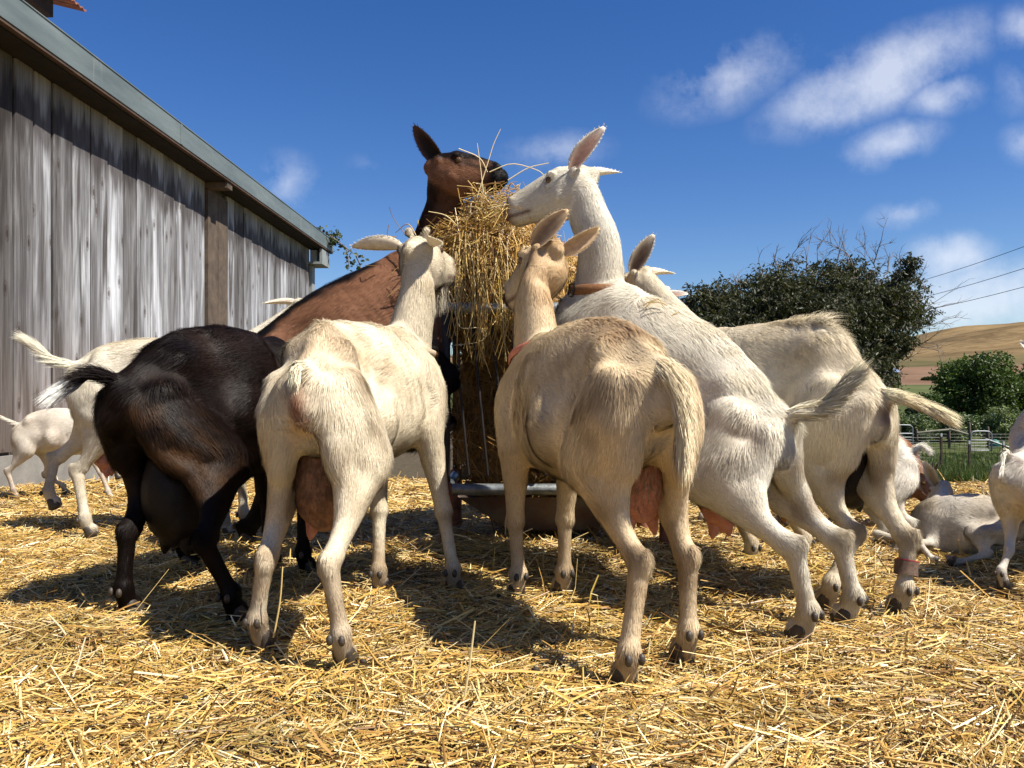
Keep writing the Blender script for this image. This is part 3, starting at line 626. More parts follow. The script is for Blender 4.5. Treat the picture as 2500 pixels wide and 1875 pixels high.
    # brown doe reaching high
    goat('brown goat with black back stripe and ears, stretching up to the top of the hay', [P(545,872,3.1), P(640,802,3.12), P(760,714,3.15), P(972,612,3.2)],
         [(P(610,1290,3.25), G(600,3.25)), (P(468,1270,2.86), G(458,2.80))], [((-.32, 3.22, .62), (-.26, 3.26, .45)), ((-.36, 3.0, .60), (-.30, 3.06, .45))], P(1072,388,3.15), P(1228,400,3.12),
         [((-.62, -.15, .75), (-.55, -.8, .15), .19, .027, (.015, .010, .008), (.012, .008, .007)), None],
         coat((.30, .145, .078), tint=(.22, .10, .052), face=brown_face, dirt=0, nose=(.01, .008, .008)),
         1.07, nhair=H_(75000), neckmid=P(1085,515,3.19), hl=.8, tailhair=(600, .06))
    # white doe walking on the left
    goat('white goat walking past the barn behind the black goat, tail up, pink udder', [P(176,888,3.5), P(236,847,3.53), P(332,828,3.56), P(520,832,3.62)],
         [(P(137,1122,3.6), P(127,1244,3.56)), (P(193,1150,3.46), G(216,3.42))], [G(600,3.62), G(553,3.42)], P(745,735,3.75), P(812,790,3.88),
         [((-1, -.1, .12), (.1, -.3, .9), .16, .028), ((.5, -.8, .1), (0, -.4, .9), .14)],
         coat((.86, .79, .64), leg=(.62, .52, .36), ridge=(.70, .60, .42), tint=(.74, .65, .49)), .98,
         tail=[P(172,890,3.5), P(135,880,3.46), P(100,855,3.44), P(75,838,3.43)], nhair=H_(50000), tailhair=(1500, .10),
         udder=dict(c=P(262,1090,3.55), r=.075, h=.10, m=M_UDDER_P, t=.04))
    # young white goat by the barn wall
    goat('young white goat at the foot of the barn wall, cut by the left edge', [P(42,1036,4.7), P(75,1008,4.68), P(132,996,4.68), P(215,1004,4.68)],
         [(P(112,1160,4.8), G(158,4.82)), (P(20,1150,4.62), G(36,4.62))], [P(286,1172,4.8), G(266,4.6)], P(275,960,4.7), P(335,985,4.7),
         [((-.5, .6, .4), (0, -.4, .9), .11), ((-.3, -.8, .3), (0, -.4, .9), .11)],
         coat((.80, .73, .62), leg=(.60, .47, .36), tint=(.74, .64, .52)), .66, tail=[P(40,1036,4.7), P(18,1026,4.66), P(-5,1015,4.62)], nhair=H_(22000), tailhair=(600, .07), voxel=.006)
    # right hand background
    goat('small fluffy white goat with a curled tail behind the cream goat', [P(2226,1106,3.1), P(2198,1068,3.1), P(2130,1052,3.1), P(1990,1062,3.15)],
         [(P(2218,1275,3.0), G(2196,3.0)), (P(2160,1290,3.22), G(2148,3.22))], [G(2000,3.1), G(1975,3.25)], P(1900,1000,3.2), P(1830,1050,3.2),
         [((.3, -.7, .3), (0, -.4, .9), .11), ((.3, .7, .3), (0, -.4, .9), .11)], coat((.83, .77, .66), tint=(.76, .68, .55), dirt=.3), .72,
         tail=[P(2225,1106,3.1), P(2243,1092,3.08), P(2262,1098,3.06)], nhair=H_(32000), hl=1.7, tailhair=(900, .055), voxel=.006, tail_r=1.3)
    goat('brown goat with small horns and long ear nosing over the resting white goat', [P(1930,1075,3.7), P(1985,1058,3.7), P(2050,1052,3.7), P(2165,1058,3.68)],
         [(P(1925,1200,3.85), G(1930,3.85)), (P(1915,1200,3.6), G(1920,3.6))], [G(2160,3.8), G(2175,3.6)], P(2258,1152,3.62), P(2296,1225,3.55),
         [((.2, .7, .2), (0, -.4, .9), .12), ((.45, -.35, -.75), (-.5, -.8, .2), .15, .034, (.36, .26, .14), (.45, .33, .18))],
         coat((.30, .12, .05), tint=(.24, .10, .045), dirt=.2, patches=[((1.80, 3.6, .2), (.07, .1, .07), (.42, .27, .19), .8)]), .78, nhair=H_(20000), horns=True, voxel=.006, tailhair=(300, .05))
    goat('resting white goat lying on the straw at the right, half in shade', [P(2490,1262,2.92), P(2448,1222,2.96), P(2395,1205,3.0), P(2310,1212,3.06)],
         [((1.62, 2.82, .05), (1.50, 2.80, .02)), ((1.78, 3.1, .05), (1.7, 3.14, .02))], [((1.40, 3.16, .06), (1.44, 3.22, .02)), ((1.43, 2.9, .075), (1.46, 2.84, .012))], P(2300,1178,3.2), P(2258,1226,3.3),
         [((-.45, -.3, .6), (-.4, -.85, .1), .12, .03, (.42, .32, .18), (.5, .38, .22)), None], coat((.76, .70, .60), tint=(.68, .58, .44), dirt=.6, patches=[((1.53, 3.1, .2), (.07, .1, .08), (.40, .30, .17), .7)]), .60,
         nhair=H_(30000), lie=True, voxel=.006, stifle=((1.62, 2.86, .12), (1.78, 3.04, .10)), tailhair=(200, .04), hl=1.2)
    goat('young white goat at the right edge with a dark mark on its rump', [P(2466,1112,2.5), P(2520,1086,2.6), P(2590,1080,2.72), P(2700,1085,2.95)],
         [(P(2465,1345,2.52), G(2448,2.5)), (P(2560,1345,2.44), G(2545,2.4))], [G(2720,3.0), G(2760,2.85)], P(2800,950,3.1), P(2860,1000,3.2),
         [((-.5, .4, .3), (0, -.4, .9), .11), None], coat((.80, .74, .63), tint=(.74, .65, .52), patches=[((1.53, 2.47, .40), (.025, .04, .02), (.08, .03, .02), 1.0), ((1.56, 2.45, .25), (.06, .1, .1), (.55, .33, .2), .5)]), .70,
         nhair=H_(28000), tailhair=(300, .04), voxel=.006)
    goat('white goat cut by the right edge, only pink ear and shaded shoulder in view', [P(2830,985,3.7), P(2770,960,3.6), P(2690,950,3.5), P(2560,965,3.3)],
         [(P(2800,1190,3.75), G(2800,3.75)), (P(2860,1190,3.9), G(2860,3.9))], [G(2545,3.15), G(2600,3.4)], P(2545,878,3.05), P(2570,945,2.88),
         [((-.75, -.1, .45), (-.2, -.9, .2), .15, .028, (.55, .34, .27)), ((.8, .2, .4), (0, -.4, .9), .14)], coat((.78, .72, .62), tint=(.7, .6, .47)), .92, nhair=H_(22000), tailhair=(200, .06), voxel=.006)
    # beyond the feeder
    goat('white goat beyond the feeder, only its neck showing under the raised white head', [(.42, 4.35, .60), (.36, 4.2, .72), (.28, 4.05, .82), (.14, 3.8, 1.02)],
         [((.30, 4.5, .24), (.30, 4.48, 0)), ((.54, 4.5, .24), (.54, 4.48, 0))], [((.0, 3.62, .62), (0, 3.56, .42)), ((.2, 3.62, .62), (.2, 3.56, .42))], P(1372,462,3.5), P(1292,470,3.36),
         [None, None], coat((.78, .73, .64), tint=(.7, .62, .5)), .98, nhair=H_(18000), tailhair=(200, .06), neckmid=P(1300,560,3.55), voxel=.007, eye=False)
    goat('white goat far behind the cream goat, only its two ears showing', [(1.15, 4.5, .74), (1.06, 4.38, .77), (.98, 4.25, .78), (.78, 3.98, .80)],
         [((1.05, 4.62, .24), (1.05, 4.6, 0)), ((1.3, 4.5, .24), (1.3, 4.5, 0))], [G(1610,3.95), G(1720,3.8)], P(1590,726,3.7), P(1530,790,3.6),
         [((.95, -.25, .25), (0, -.6, .8), .13, .026), ((.85, .25, .5), (-.2, -.95, .2), .15, .026, (.2, .13, .1))], coat((.8, .74, .64), tint=(.72, .63, .5)), .95, nhair=H_(14000), tailhair=(200, .06), voxel=.007)
# ------------------------------------------------------------------ ground and hills
def mound(x, y):
    x = np.asarray(x, float); y = np.asarray(y, float)
    p = np.stack([x, y, np.zeros_like(x)], -1)
    m = .014*snoise(p, 2.1, 3)+.008*snoise(p, 6.5, 1)
    m = m+.05*np.exp(-((y-2.95)/.28)**2)*np.clip((x+.7)*3, 0, 1)*np.clip((1.5-x)*3, 0, 1)
    m = m+.03*np.exp(-((y-5.0)/.4)**2)*np.clip((x-.8)*2, 0, 1)
    return m
def land(x, y):
    ys = [-60, 5.4, 9, 15, 22, 50, 70, 110, 160, 230, 320, 420, 560, 680, 800, 1000]
    zs = [0, 0, -.36, -1.05, -1.68, -1.7, -.6, .9, 2.6, 6.0, 13.0, 24, 48, 62, 66, 60]
    z = np.interp(y, ys, zs); r = np.clip((y-250)/300, 0, 1)
    xr = x/np.maximum(y, 1)
    side = np.interp(xr, [-.9, 0, .38, .44, .478, .547, .62, .8, 1.2], [.55, .50, .45, .52, .64, .80, .89, 1.0, .95])
    p = np.stack([x, y, np.zeros_like(x)], -1)
    z = z*(1-r)+z*side*r+r*5*snoise(p, .008, 2)+np.clip((y-60)/200, 0, 1)*.6*snoise(p, .03, 5)
    return z
def ground_sheet():
    def sheet(ys, xr, name, m, n=120, flat=None):
        V = []
        for y in ys:
            w = max(12, abs(y)*1.6+14); x = np.linspace(-w, w, n)
            near = np.clip((5.6-y)/.6, 0, 1)
            V.append(np.stack([x, np.full(n, y), land(x, np.full(n, y))+near*np.clip(mound(x, np.full(n, y)), -1, 1)*(abs(x) < 8)-.012*near], -1))
        V = np.concatenate(V); k = len(ys); i = np.arange(k-1)[:, None]*n; j = np.arange(n-1)[None]
        Q = np.stack([i+j, i+j+1, i+n+j+1, i+n+j], -1).reshape(-1, 4)
        return tag(mesh_np(name, V, Q, None, m), kind='structure')
    def g(nt, N, L, b, out):
        ge = N.new('ShaderNodeNewGeometry'); sp = N.new('ShaderNodeSeparateXYZ'); L.new(ge.outputs['Position'], sp.inputs[0]); pos = ge.outputs['Position']
        def mr(x, a, c):
            r = N.new('ShaderNodeMapRange'); L.new(x, r.inputs[0]); r.inputs[1].default_value = a; r.inputs[2].default_value = c; return r.outputs[0]
        y = N.new('ShaderNodeMath'); y.operation = 'MULTIPLY_ADD'; L.new(noise(N, L, .35, 4, vec=pos), y.inputs[0]); y.inputs[1].default_value = 1.6; L.new(sp.outputs[1], y.inputs[2]); y = y.outputs[0]
        lx = N.new('ShaderNodeMapRange'); L.new(sp.outputs[0], lx.inputs[0]); lx.inputs[1].default_value = .9; lx.inputs[2].default_value = .3; lx.inputs[4].default_value = 60
        ysb = N.new('ShaderNodeMath'); ysb.operation = 'SUBTRACT'; L.new(y, ysb.inputs[0]); L.new(lx.outputs[0], ysb.inputs[1]); y = ysb.outputs[0]
        straw = ramp(N, L, noise(N, L, 45, 6, .7, vec=pos), [(.3, (.06, .042, .026)), (.5, (.20, .13, .055)), (.75, (.40, .28, .12))])
        grass = ramp(N, L, noise(N, L, 3.2, 8, .75, vec=pos), [(.3, (.022, .036, .010)), (.45, (.045, .064, .017)), (.6, (.085, .090, .030)), (.75, (.17, .14, .065))])
        far = ramp(N, L, noise(N, L, .06, 8, .7, vec=pos), [(.35, (.045, .07, .018)), (.55, (.09, .10, .035)), (.7, (.20, .17, .08))])
        brown = ramp(N, L, noise(N, L, .05, 8, .7, vec=pos), [(.3, (.12, .07, .042)), (.6, (.19, .115, .07)), (.8, (.22, .16, .09))])
        soil = ramp(N, L, noise(N, L, 6, 6, .7, vec=pos), [(.35, (.045, .034, .022)), (.65, (.10, .078, .045))])
        straw = mixc(N, L, mr(sp.outputs[1], 8.8, 10.6), straw, soil)
        c = mixc(N, L, mr(y, 5.9, 6.4), straw, grass); c = mixc(N, L, mr(sp.outputs[1], 60, 110), c, far); 
        yb = N.new('ShaderNodeMath'); yb.operation = 'MULTIPLY_ADD'; L.new(noise(N, L, .02, 3, vec=pos), yb.inputs[0]); yb.inputs[1].default_value = 60; L.new(sp.outputs[1], yb.inputs[2])
        c = mixc(N, L, mr(yb.outputs[0], 185, 200), c, brown)
        L.new(c, b.inputs['Base Color']); b.inputs['Roughness'].default_value = .95; b.inputs['Specular IOR Level'].default_value = .1
        bump(N, L, noise(N, L, 30, 5, vec=pos), b, .5, .02)
    ys = np.concatenate([np.linspace(-25, 1, 14), np.linspace(1.1, 7, 90), np.linspace(7.2, 60, 80), np.linspace(62, 300, 50)])
    sheet(ys, 0, 'ground', mat('ground', g))
    def h(nt, N, L, b, out):
        ge = N.new('ShaderNodeNewGeometry'); pos = ge.outputs['Position']
        c = ramp(N, L, noise(N, L, .012, 8, .62, vec=pos, sc=(1, 1.6, 3)), [(.32, (.085, .062, .036)), (.46, (.16, .112, .06)), (.62, (.235, .165, .085)), (.8, (.27, .20, .11))])
        d = ramp(N, L, noise(N, L, .05, 8, .75, vec=pos, sc=(1, 2.5, 1), dist=1.5), [(.38, (.62, .60, .58)), (.55, (1, 1, 1))])
        sp = N.new('ShaderNodeSeparateXYZ'); L.new(pos, sp.inputs[0]); r = N.new('ShaderNodeMapRange'); L.new(sp.outputs[1], r.inputs[0]); r.inputs[1].default_value = 330; r.inputs[2].default_value = 430
        low = ramp(N, L, noise(N, L, .03, 7, .7, vec=pos), [(.3, (.06, .065, .028)), (.6, (.13, .10, .055)), (.8, (.2, .15, .08))])
        L.new(mixc(N, L, r.outputs[0], low, mixc(N, L, 1.0, c, d, 'MULTIPLY')), b.inputs['Base Color']); b.inputs['Roughness'].default_value = 1; b.inputs['Specular IOR Level'].default_value = 0
    sheet(np.linspace(300, 1000, 90), 0, 'hills', mat('dry_hills', h), n=240)
ground_sheet()

# ------------------------------------------------------------------ strands (straw, hay)
def strands(name, p, yaw, pitch, L, w, col, bend=.25, parent=None, dirs=None, origin=None, folded=True, sag=0.0):
    n = len(p)
    d = np.stack([np.cos(yaw)*np.cos(pitch), np.sin(yaw)*np.cos(pitch), np.sin(pitch)], -1) if dirs is None else nrm(dirs)
    x = nrm(np.cross(d, nrm(rng.normal(size=(n, 3))*.6+np.array([0, 0, 1.])))); u = np.cross(x, d)
    kx = (rng.normal(size=n)*bend*L)[:, None]*x+(rng.normal(size=n)*bend*.5*L)[:, None]*u-np.array([0, 0, 1.])*(sag*L)[:, None] if not np.isscalar(sag) else (rng.normal(size=n)*bend*L)[:, None]*x+(rng.normal(size=n)*bend*.5*L)[:, None]*u
    a = p-d*(L/2)[:, None]; c = p+d*(L/2)[:, None]; m = p+kx*.35
    W = x*(w/2)[:, None]; Hh = u*(w*.38)[:, None]
    V = np.stack([a-W, a+Hh, a+W, m-W, m+Hh, m+W, c-W*.7, c+Hh*.7, c+W*.7], 1).reshape(-1, 3); b = np.arange(n)[:, None]*9
    Q = np.concatenate([b+q for q in ([0, 1, 4, 3], [1, 2, 5, 4], [3, 4, 7, 6], [4, 5, 8, 7])])
    return mesh_np(name, V, Q, None, M_STRAW, parent, col=np.repeat(col, 9, 0), smooth=False, origin=origin)
def straw_cols(n, dark=0.0):
    pal = np.array([[.62, .42, .13], [.70, .53, .22], [.52, .32, .085], [.80, .67, .38], [.40, .23, .07], [.26, .14, .05], [.60, .46, .11], [.86, .77, .55]])
    pr = np.array([.25, .19, .18, .11, .12, .06, .05, .04]); c = pal[rng.choice(8, n, p=pr)]*rng.uniform(.60, 1.12, (n, 1))*(1-dark)*np.array([1.0, .94, .80])
    return np.clip(c, 0, .95)
STRAWQ = 1.0
def straw_bed():
    n = int(400000*STRAWQ)
    y = 1.12+rng.random(n*2)**1.75*5.2; keep = rng.random(len(y)) < np.clip((.66*y+.5)/3.9, 0, 1)*1.25; y = y[keep][:n]; n = len(y)
    x = rng.uniform(-1, 1, n)*(.68*y+.55); ok = x > -3.30+.02*y; x, y = x[ok], y[ok]
    ny = int(26000*STRAWQ); x2 = rng.uniform(-2.6, .7, ny); y2 = 6.0+rng.random(ny)*4.5; x, y = np.concatenate([x, x2]), np.concatenate([y, y2])
    edge = (y > 5.25+.25*snoise(np.stack([x, y, y*0], -1), 1.3)) & (x > .75); x, y = x[~edge], y[~edge]; n = len(x)
    dr = snoise(np.stack([x, y, y*0], -1), 4.2, 17)+.5*snoise(np.stack([x, y, y*0], -1), 11, 5); kp = (rng.random(n) < np.clip(1.25-1.1*np.clip(dr-.25, 0, 1), .25, 1)); x, y = x[kp], y[kp]; n = len(x)
    L = np.exp(rng.normal(np.log(.036), .62, n)); L = np.clip(L, .010, .22); w = np.clip(rng.normal(.0030, .0012, n), .0010, .0065)
    w = w*np.clip(y/3, 1, 1.7); pit = rng.normal(0, .16, n); up = rng.random(n) < .02; pit = np.where(up, rng.uniform(.3, 1.1, n), pit)
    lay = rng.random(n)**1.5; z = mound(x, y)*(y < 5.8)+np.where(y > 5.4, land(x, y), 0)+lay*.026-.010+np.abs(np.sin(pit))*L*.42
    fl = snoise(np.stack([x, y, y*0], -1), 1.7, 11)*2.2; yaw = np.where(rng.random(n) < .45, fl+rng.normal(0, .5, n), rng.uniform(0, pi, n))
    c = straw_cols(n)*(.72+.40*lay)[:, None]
    grey = np.clip(snoise(np.stack([x, y, y*0], -1), 2.6, 21)-.38, 0, 1)[:, None]; c = c*(1-.55*grey)
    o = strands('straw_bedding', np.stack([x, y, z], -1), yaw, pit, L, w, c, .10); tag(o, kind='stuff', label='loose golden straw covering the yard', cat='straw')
    # droppings
    b = MB()
    for _ in range(60):
        yy = 1.25+rng.random()**1.5*2.2; xx = rng.uniform(-1, 1)*(.62*yy); q = rng.uniform(.0035, .0065)
        b.add(*sph((xx, yy, float(mound(xx, yy))+.014), (q*1.3, q, q*.9), 8, 6))
    tag(b.build('goat_droppings', simple('droppings', (.035, .024, .016), .7), None, True), kind='stuff', label='small dark droppings scattered in the straw', cat='droppings')
straw_bed()
def long_straws():
    for (u, v, Y, u2, v2, lab) in [(668, 1555, 1.86, 690, 1385, 'single stiff straw standing upright beside the cream goat hind leg')]:
        a = P(u, v, Y); b = P(u2, v2, Y); m = MB(); m.tube([a, a*.5+b*.5+[.004, 0, 0], b], [.0022, .002, .0014], 6, (0, 1, 0), m=9)
        tag(m.build('straw_stalk', simple('straw_stalk', (.62, .45, .17), .5), None, True), lab, 'straw')
def back_straws():
    m = MB(); rr = np.random.default_rng(9)
    for a, b in (((1572, 764, 2.47), (1600, 742, 2.47)), ((1600, 742, 2.47), (1616, 762, 2.46)), ((1584, 752, 2.46), (1624, 758, 2.45)), ((1630, 790, 2.44), (1652, 776, 2.44)), ((1566, 758, 2.48), (1598, 750, 2.47))):
        p, q = P(*a)-[0, .03, -.012], P(*b)-[0, .03, -.012]; m.tube([p, (p+q)/2+[0, 0, .006], q], [.0016, .0015, .001], 6, (0, 1, 0), m=7)
    tag(m.build('straw_wisp', simple('straw_wisp', (.50, .35, .13), .5), None, True), 'few straws lying on the back of the white collared goat', 'straw')
back_straws()
long_straws()

# ------------------------------------------------------------------ barn
def barn():
    b0 = np.array([-3.41, 0, 0]); root = empty('barn', b0, -math.atan(.0219))
    tag(root, 'weathered grey plank barn with a galvanised eaves gutter along its long side', 'barn')
    O = (0, 0, 0); OV = .275; ZF0, ZF1 = 2.835, 3.022; Y0, Y1 = -4.0, 12.62
    def wood(nt, N, L, b, out):
        tc = N.new('ShaderNodeTexCoord'); ob = tc.outputs['Object']; c = attr(N, 'Col'); sp = N.new('ShaderNodeSeparateXYZ'); L.new(ob, sp.inputs[0])
        cx = N.new('ShaderNodeSeparateColor'); L.new(c.outputs['Color'], cx.inputs[0])
        off = N.new('ShaderNodeCombineXYZ'); L.new(cx.outputs[0], off.inputs[2]); L.new(cx.outputs[1], off.inputs[0])
        va = N.new('ShaderNodeVectorMath'); va.operation = 'MULTIPLY_ADD'; L.new(off.outputs[0], va.inputs[0]); va.inputs[1].default_value = (37, 37, 37); L.new(ob, va.inputs[2]); vec = va.outputs[0]
        streak = noise(N, L, 1.0, 6, .65, vec, (16, 18, .9), .3); broad = noise(N, L, 1.0, 4, .55, vec, (5, 6.5, .85), .4); fine = noise(N, L, 1.0, 3, .7, vec, (110, 120, 2.2))
        grey = ramp(N, L, streak, [(.25, (.10, .09, .083)), (.5, (.215, .202, .19)), (.72, (.37, .355, .34))])
        pale = mixc(N, L, ramp(N, L, broad, [(.50, (0, 0, 0)), (.64, (1, 1, 1))]), grey, ramp(N, L, streak, [(.3, (.34, .325, .305)), (.7, (.54, .525, .50))]))
        dk = mixc(N, L, ramp(N, L, noise(N, L, 1.0, 5, .6, vec, (6, 8, .7), .5), [(.50, (0, 0, 0)), (.66, (1, 1, 1))]), pale, (.085, .072, .062))
        # brown wash low on the wall; a pale dry strip under the eaves with a dark water stain below it
        zr = N.new('ShaderNodeMapRange'); L.new(sp.outputs[2], zr.inputs[0]); zr.inputs[1].default_value = 1.15; zr.inputs[2].default_value = .25
        bf = N.new('ShaderNodeMath'); bf.operation = 'MULTIPLY'; L.new(zr.outputs[0], bf.inputs[0]); L.new(broad, bf.inputs[1]); dk = mixc(N, L, bf.outputs[0], dk, (.25, .155, .09))
        def rng_(x, a, c_):
            r = N.new('ShaderNodeMapRange'); L.new(x, r.inputs[0]); r.inputs[1].default_value = a; r.inputs[2].default_value = c_; return r.outputs[0]
        def mul(a, c_):
            q = N.new('ShaderNodeMath'); q.operation = 'MULTIPLY'; L.new(a, q.inputs[0])
            if isinstance(c_, float): q.inputs[1].default_value = c_
            else: L.new(c_, q.inputs[1])
            return q.outputs[0]
        jag = N.new('ShaderNodeMath'); jag.operation = 'MULTIPLY_ADD'; L.new(noise(N, L, 1, 4, .55, vec, (7, 9, .8)), jag.inputs[0]); jag.inputs[1].default_value = .8; L.new(sp.outputs[2], jag.inputs[2]); jag = jag.outputs[0]
        dk = mixc(N, L, mul(mul(rng_(jag, 2.66, 2.80), rng_(jag, 3.06, 2.95)), .85), dk, (.060, .048, .042))
        dk = mixc(N, L, mul(rng_(jag, 2.98, 3.12), .75), dk, (.27, .24, .20))
        # knots
        vo = N.new('ShaderNodeTexVoronoi'); vo.voronoi_dimensions = '2D'; s2 = N.new('ShaderNodeSeparateXYZ'); L.new(vec, s2.inputs[0]); mp = N.new('ShaderNodeCombineXYZ'); L.new(mul(s2.outputs[1], 3.4), mp.inputs[0]); L.new(mul(s2.outputs[2], 1.5), mp.inputs[1]); L.new(mp.outputs[0], vo.inputs['Vector']); vo.inputs['Scale'].default_value = 1.15
        kn = ramp(N, L, vo.outputs['Distance'], [(.0, (1, 1, 1)), (.045, (.75, .75, .75)), (.06, (.1, .1, .1)), (.075, (.55, .55, .55)), (.11, (0, 0, 0))])
        dk = mixc(N, L, kn, dk, (.075, .055, .042))
        tone = mixc(N, L, 1.0, dk, ramp(N, L, cx.outputs[2], [(0, (.48, .44, .40)), (.5, (.92, .90, .88)), (1, (1.35, 1.34, 1.33))]), 'MULTIPLY')
        tone = mixc(N, L, .9, tone, ramp(N, L, fine, [(.33, (.50, .49, .48)), (.5, (.95, .97, 1.0)), (.68, (1.18, 1.21, 1.26))]), 'MULTIPLY')
        tone = mixc(N, L, 1.0, tone, (.93, .97, 1.04), 'MULTIPLY')
        L.new(tone, b.inputs['Base Color']); b.inputs['Roughness'].default_value = .8; b.inputs['Specular IOR Level'].default_value = .25
        bump(N, L, streak, b, .5, .006)
    MW = mat('weathered_planks', wood)
    mb = MB(); y = Y0; k = 0
    r2 = np.random.default_rng(5)
    while y < Y1:
        wdt = r2.uniform(.215, .275) if y < 8.6 else r2.uniform(.2, .33)
        if 8.45 < y < 8.7: y = 9.2
        y2 = min(y+wdt, Y1)
        if y < 8.7 and y2 > 8.62: y2 = 8.62
        gap = r2.uniform(.010, .024); dx = r2.uniform(0, .016); zb = .21+r2.uniform(-.012, .012); bev = .007
        c = (r2.random(), r2.random(), r2.random()); a0, a1 = y+gap/2, y2-gap/2; x1 = .022+dx; tw = r2.uniform(-.003, .003)
        V = []
        for z in (zb, 2.80):
            V += [[0, a0, z], [x1-bev, a0, z], [x1+tw, a0+bev, z], [x1-tw, a1-bev, z], [x1-bev, a1, z], [0, a1, z]]
        mb.add(V, [[i, (i+1) % 6, 6+(i+1) % 6, 6+i] for i in range(6)]+[[0, 1, 4, 5], [1, 2, 3, 4], [6, 11, 10, 7], [7, 10, 9, 8]], c=c)
        y = y2; k += 1
    mb.box((-.05, Y0, .1), (-.004, Y1, 3.0), c=(.02, .02, .0))
    mb.build('wall', MW, root, origin=O)
    brownb = simple('brown_board', (.092, .066, .046), .85, nscale=9, namp=.35)
    m = MB(); m.box((0, 8.63, .2), (.040, 8.90, 2.74)); m.box((0, 8.912, .2), (.040, 9.19, 2.74)); m.box((.0, 8.60, 2.744), (OV-.02, 8.74, 2.83)); m.build('post_boards', brownb, root, origin=O)
    m = MB(); m.box((-.1, Y0, -.3), (.045, Y1+.02, .195)); m.build('foundation', simple('concrete', (.22, .205, .18), .9, nscale=7, namp=.22), root, origin=O)
    def metal(nt, N, L, b, out):
        tc = N.new('ShaderNodeTexCoord'); ob = tc.outputs['Object']
        c = ramp(N, L, noise(N, L, 1, 5, .6, ob, (3, 1.2, 7)), [(.3, (.10, .125, .125)), (.6, (.155, .185, .18)), (.8, (.21, .24, .235))])
        st = ramp(N, L, noise(N, L, 1, 4, .6, ob, (3, 9, .8), .5), [(.62, (0, 0, 0)), (.74, (.5, .5, .5))])
        c = mixc(N, L, st, c, (.34, .31, .27)); rs = ramp(N, L, noise(N, L, 1, 4, .7, ob, (2, 3.5, 4), 1), [(.71, (0, 0, 0)), (.78, (1, 1, 1))]); c = mixc(N, L, rs, c, (.17, .095, .045))
        L.new(c, b.inputs['Base Color']); b.inputs['Roughness'].default_value = .6; b.inputs['Metallic'].default_value = .12; bump(N, L, noise(N, L, 2.2, 3, vec=ob), b, .25, .02)
    MG = mat('galvanised_gutter', metal)
    m = MB(); m.box((OV-.13, Y0, ZF0), (OV, Y1+.55, ZF0+.004)); m.box((OV-.004, Y0, ZF0+.0045), (OV, Y1+.55, ZF1)); m.box((OV-.010, Y0, ZF1+.0005), (OV+.006, Y1+.55, ZF1+.008)); m.box((OV-.13, Y1+.545, ZF0+.0045), (OV-.0045, Y1+.55, ZF1-.02))
    for yy in (3.0, 7.4, 11.8): m.box((OV+.0005, yy, ZF0+.003), (OV+.0035, yy+.04, ZF1-.002))
    gu = m.build('gutter', MG, root, origin=O)
    m = MB(); m.box((OV-.045, Y0, ZF0-.022), (OV-.006, Y1+.5, ZF0-.002)); m.build('fascia_board', simple('fascia_wood', (.075, .045, .03), .9, nscale=9, namp=.35), root, origin=O)
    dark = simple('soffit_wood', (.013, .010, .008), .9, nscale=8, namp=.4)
    m = MB(); sl = .32
    m.add([[OV-.02, Y0, ZF1-.03], [OV-.02, Y1+.45, ZF1-.03], [-4, Y1+.45, ZF1-.03+4.25*sl], [-4, Y0, ZF1-.03+4.25*sl], [OV-.02, Y0, ZF1-.01], [OV-.02, Y1+.45, ZF1-.01], [-4, Y1+.45, ZF1-.01+4.25*sl], [-4, Y0, ZF1-.01+4.25*sl]],
          [[0, 3, 2, 1], [4, 5, 6, 7], [0, 1, 5, 4], [1, 2, 6, 5], [2, 3, 7, 6], [3, 0, 4, 7]])
    m.build('roof', simple('roof_sheet', (.22, .17, .14), .6, nscale=5, namp=.3), root, origin=O)
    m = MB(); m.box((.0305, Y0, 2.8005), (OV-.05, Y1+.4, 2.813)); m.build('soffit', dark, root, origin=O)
    # end wall of the barn, downpipe box at the far corner
    m = MB(); m.box((-6, Y1+.002, -.3), (-.051, Y1+.06, 3.1)); m.build('end_wall', MW if False else brownb, root, origin=O)
    gm = simple('grey_trim', (.24, .26, .25), .6, nscale=12, namp=.2)
    m = MB(); m.box((-.05, Y1+.0025, .2), (.075, Y1+.16, 2.56)); m.build('corner_trim', gm, root, origin=O)
    m = MB(); m.box((.0, Y1-.1, 2.565), (OV-.02, Y1+.34, 2.60)); m.box((OV-.06, Y1-.1, 2.6005), (OV-.02, Y1+.34, 2.795)); m.box((.06, Y1-.06, 2.6005), (.16, Y1+.3, 2.78)); m.build('gutter_outlet', gm, root, origin=O)
    # nail rows, upper roof with rusty corrugated edge
    m = MB(); x0, x1, ya, yb, zt = -6.2, -.985, 3.5, 7.85, 4.19
    m.box((x0, ya, zt), (x1-.16, yb, zt+.16)); up = m.build('upper_eave', simple('dark_beam', (.028, .017, .012), .9, nscale=10), root, origin=O)
    xs = np.linspace(ya, yb+.3, 260); zc = zt+.185+.012*np.sin(xs*2*pi/.076); V = []; n = len(xs)
    for (xx, dz) in ((x0, 0), (x1, -.0), (x1, .012), (x0, .012)): V.append(np.stack([np.full(n, xx), xs, zc+dz+(x1-xx)*.25], -1))
    V = np.concatenate(V); j = np.arange(n-1); Q = np.concatenate([np.stack([r*n+j, r*n+j+1, ((r+1) % 4)*n+j+1, ((r+1) % 4)*n+j], 1) for r in range(4)])
    mesh_np('upper_roof', V, Q, None, simple('rusty_corrugated', (.22, .085, .05), .7, nscale=8, namp=.5), root, origin=O, smooth=False)
barn()

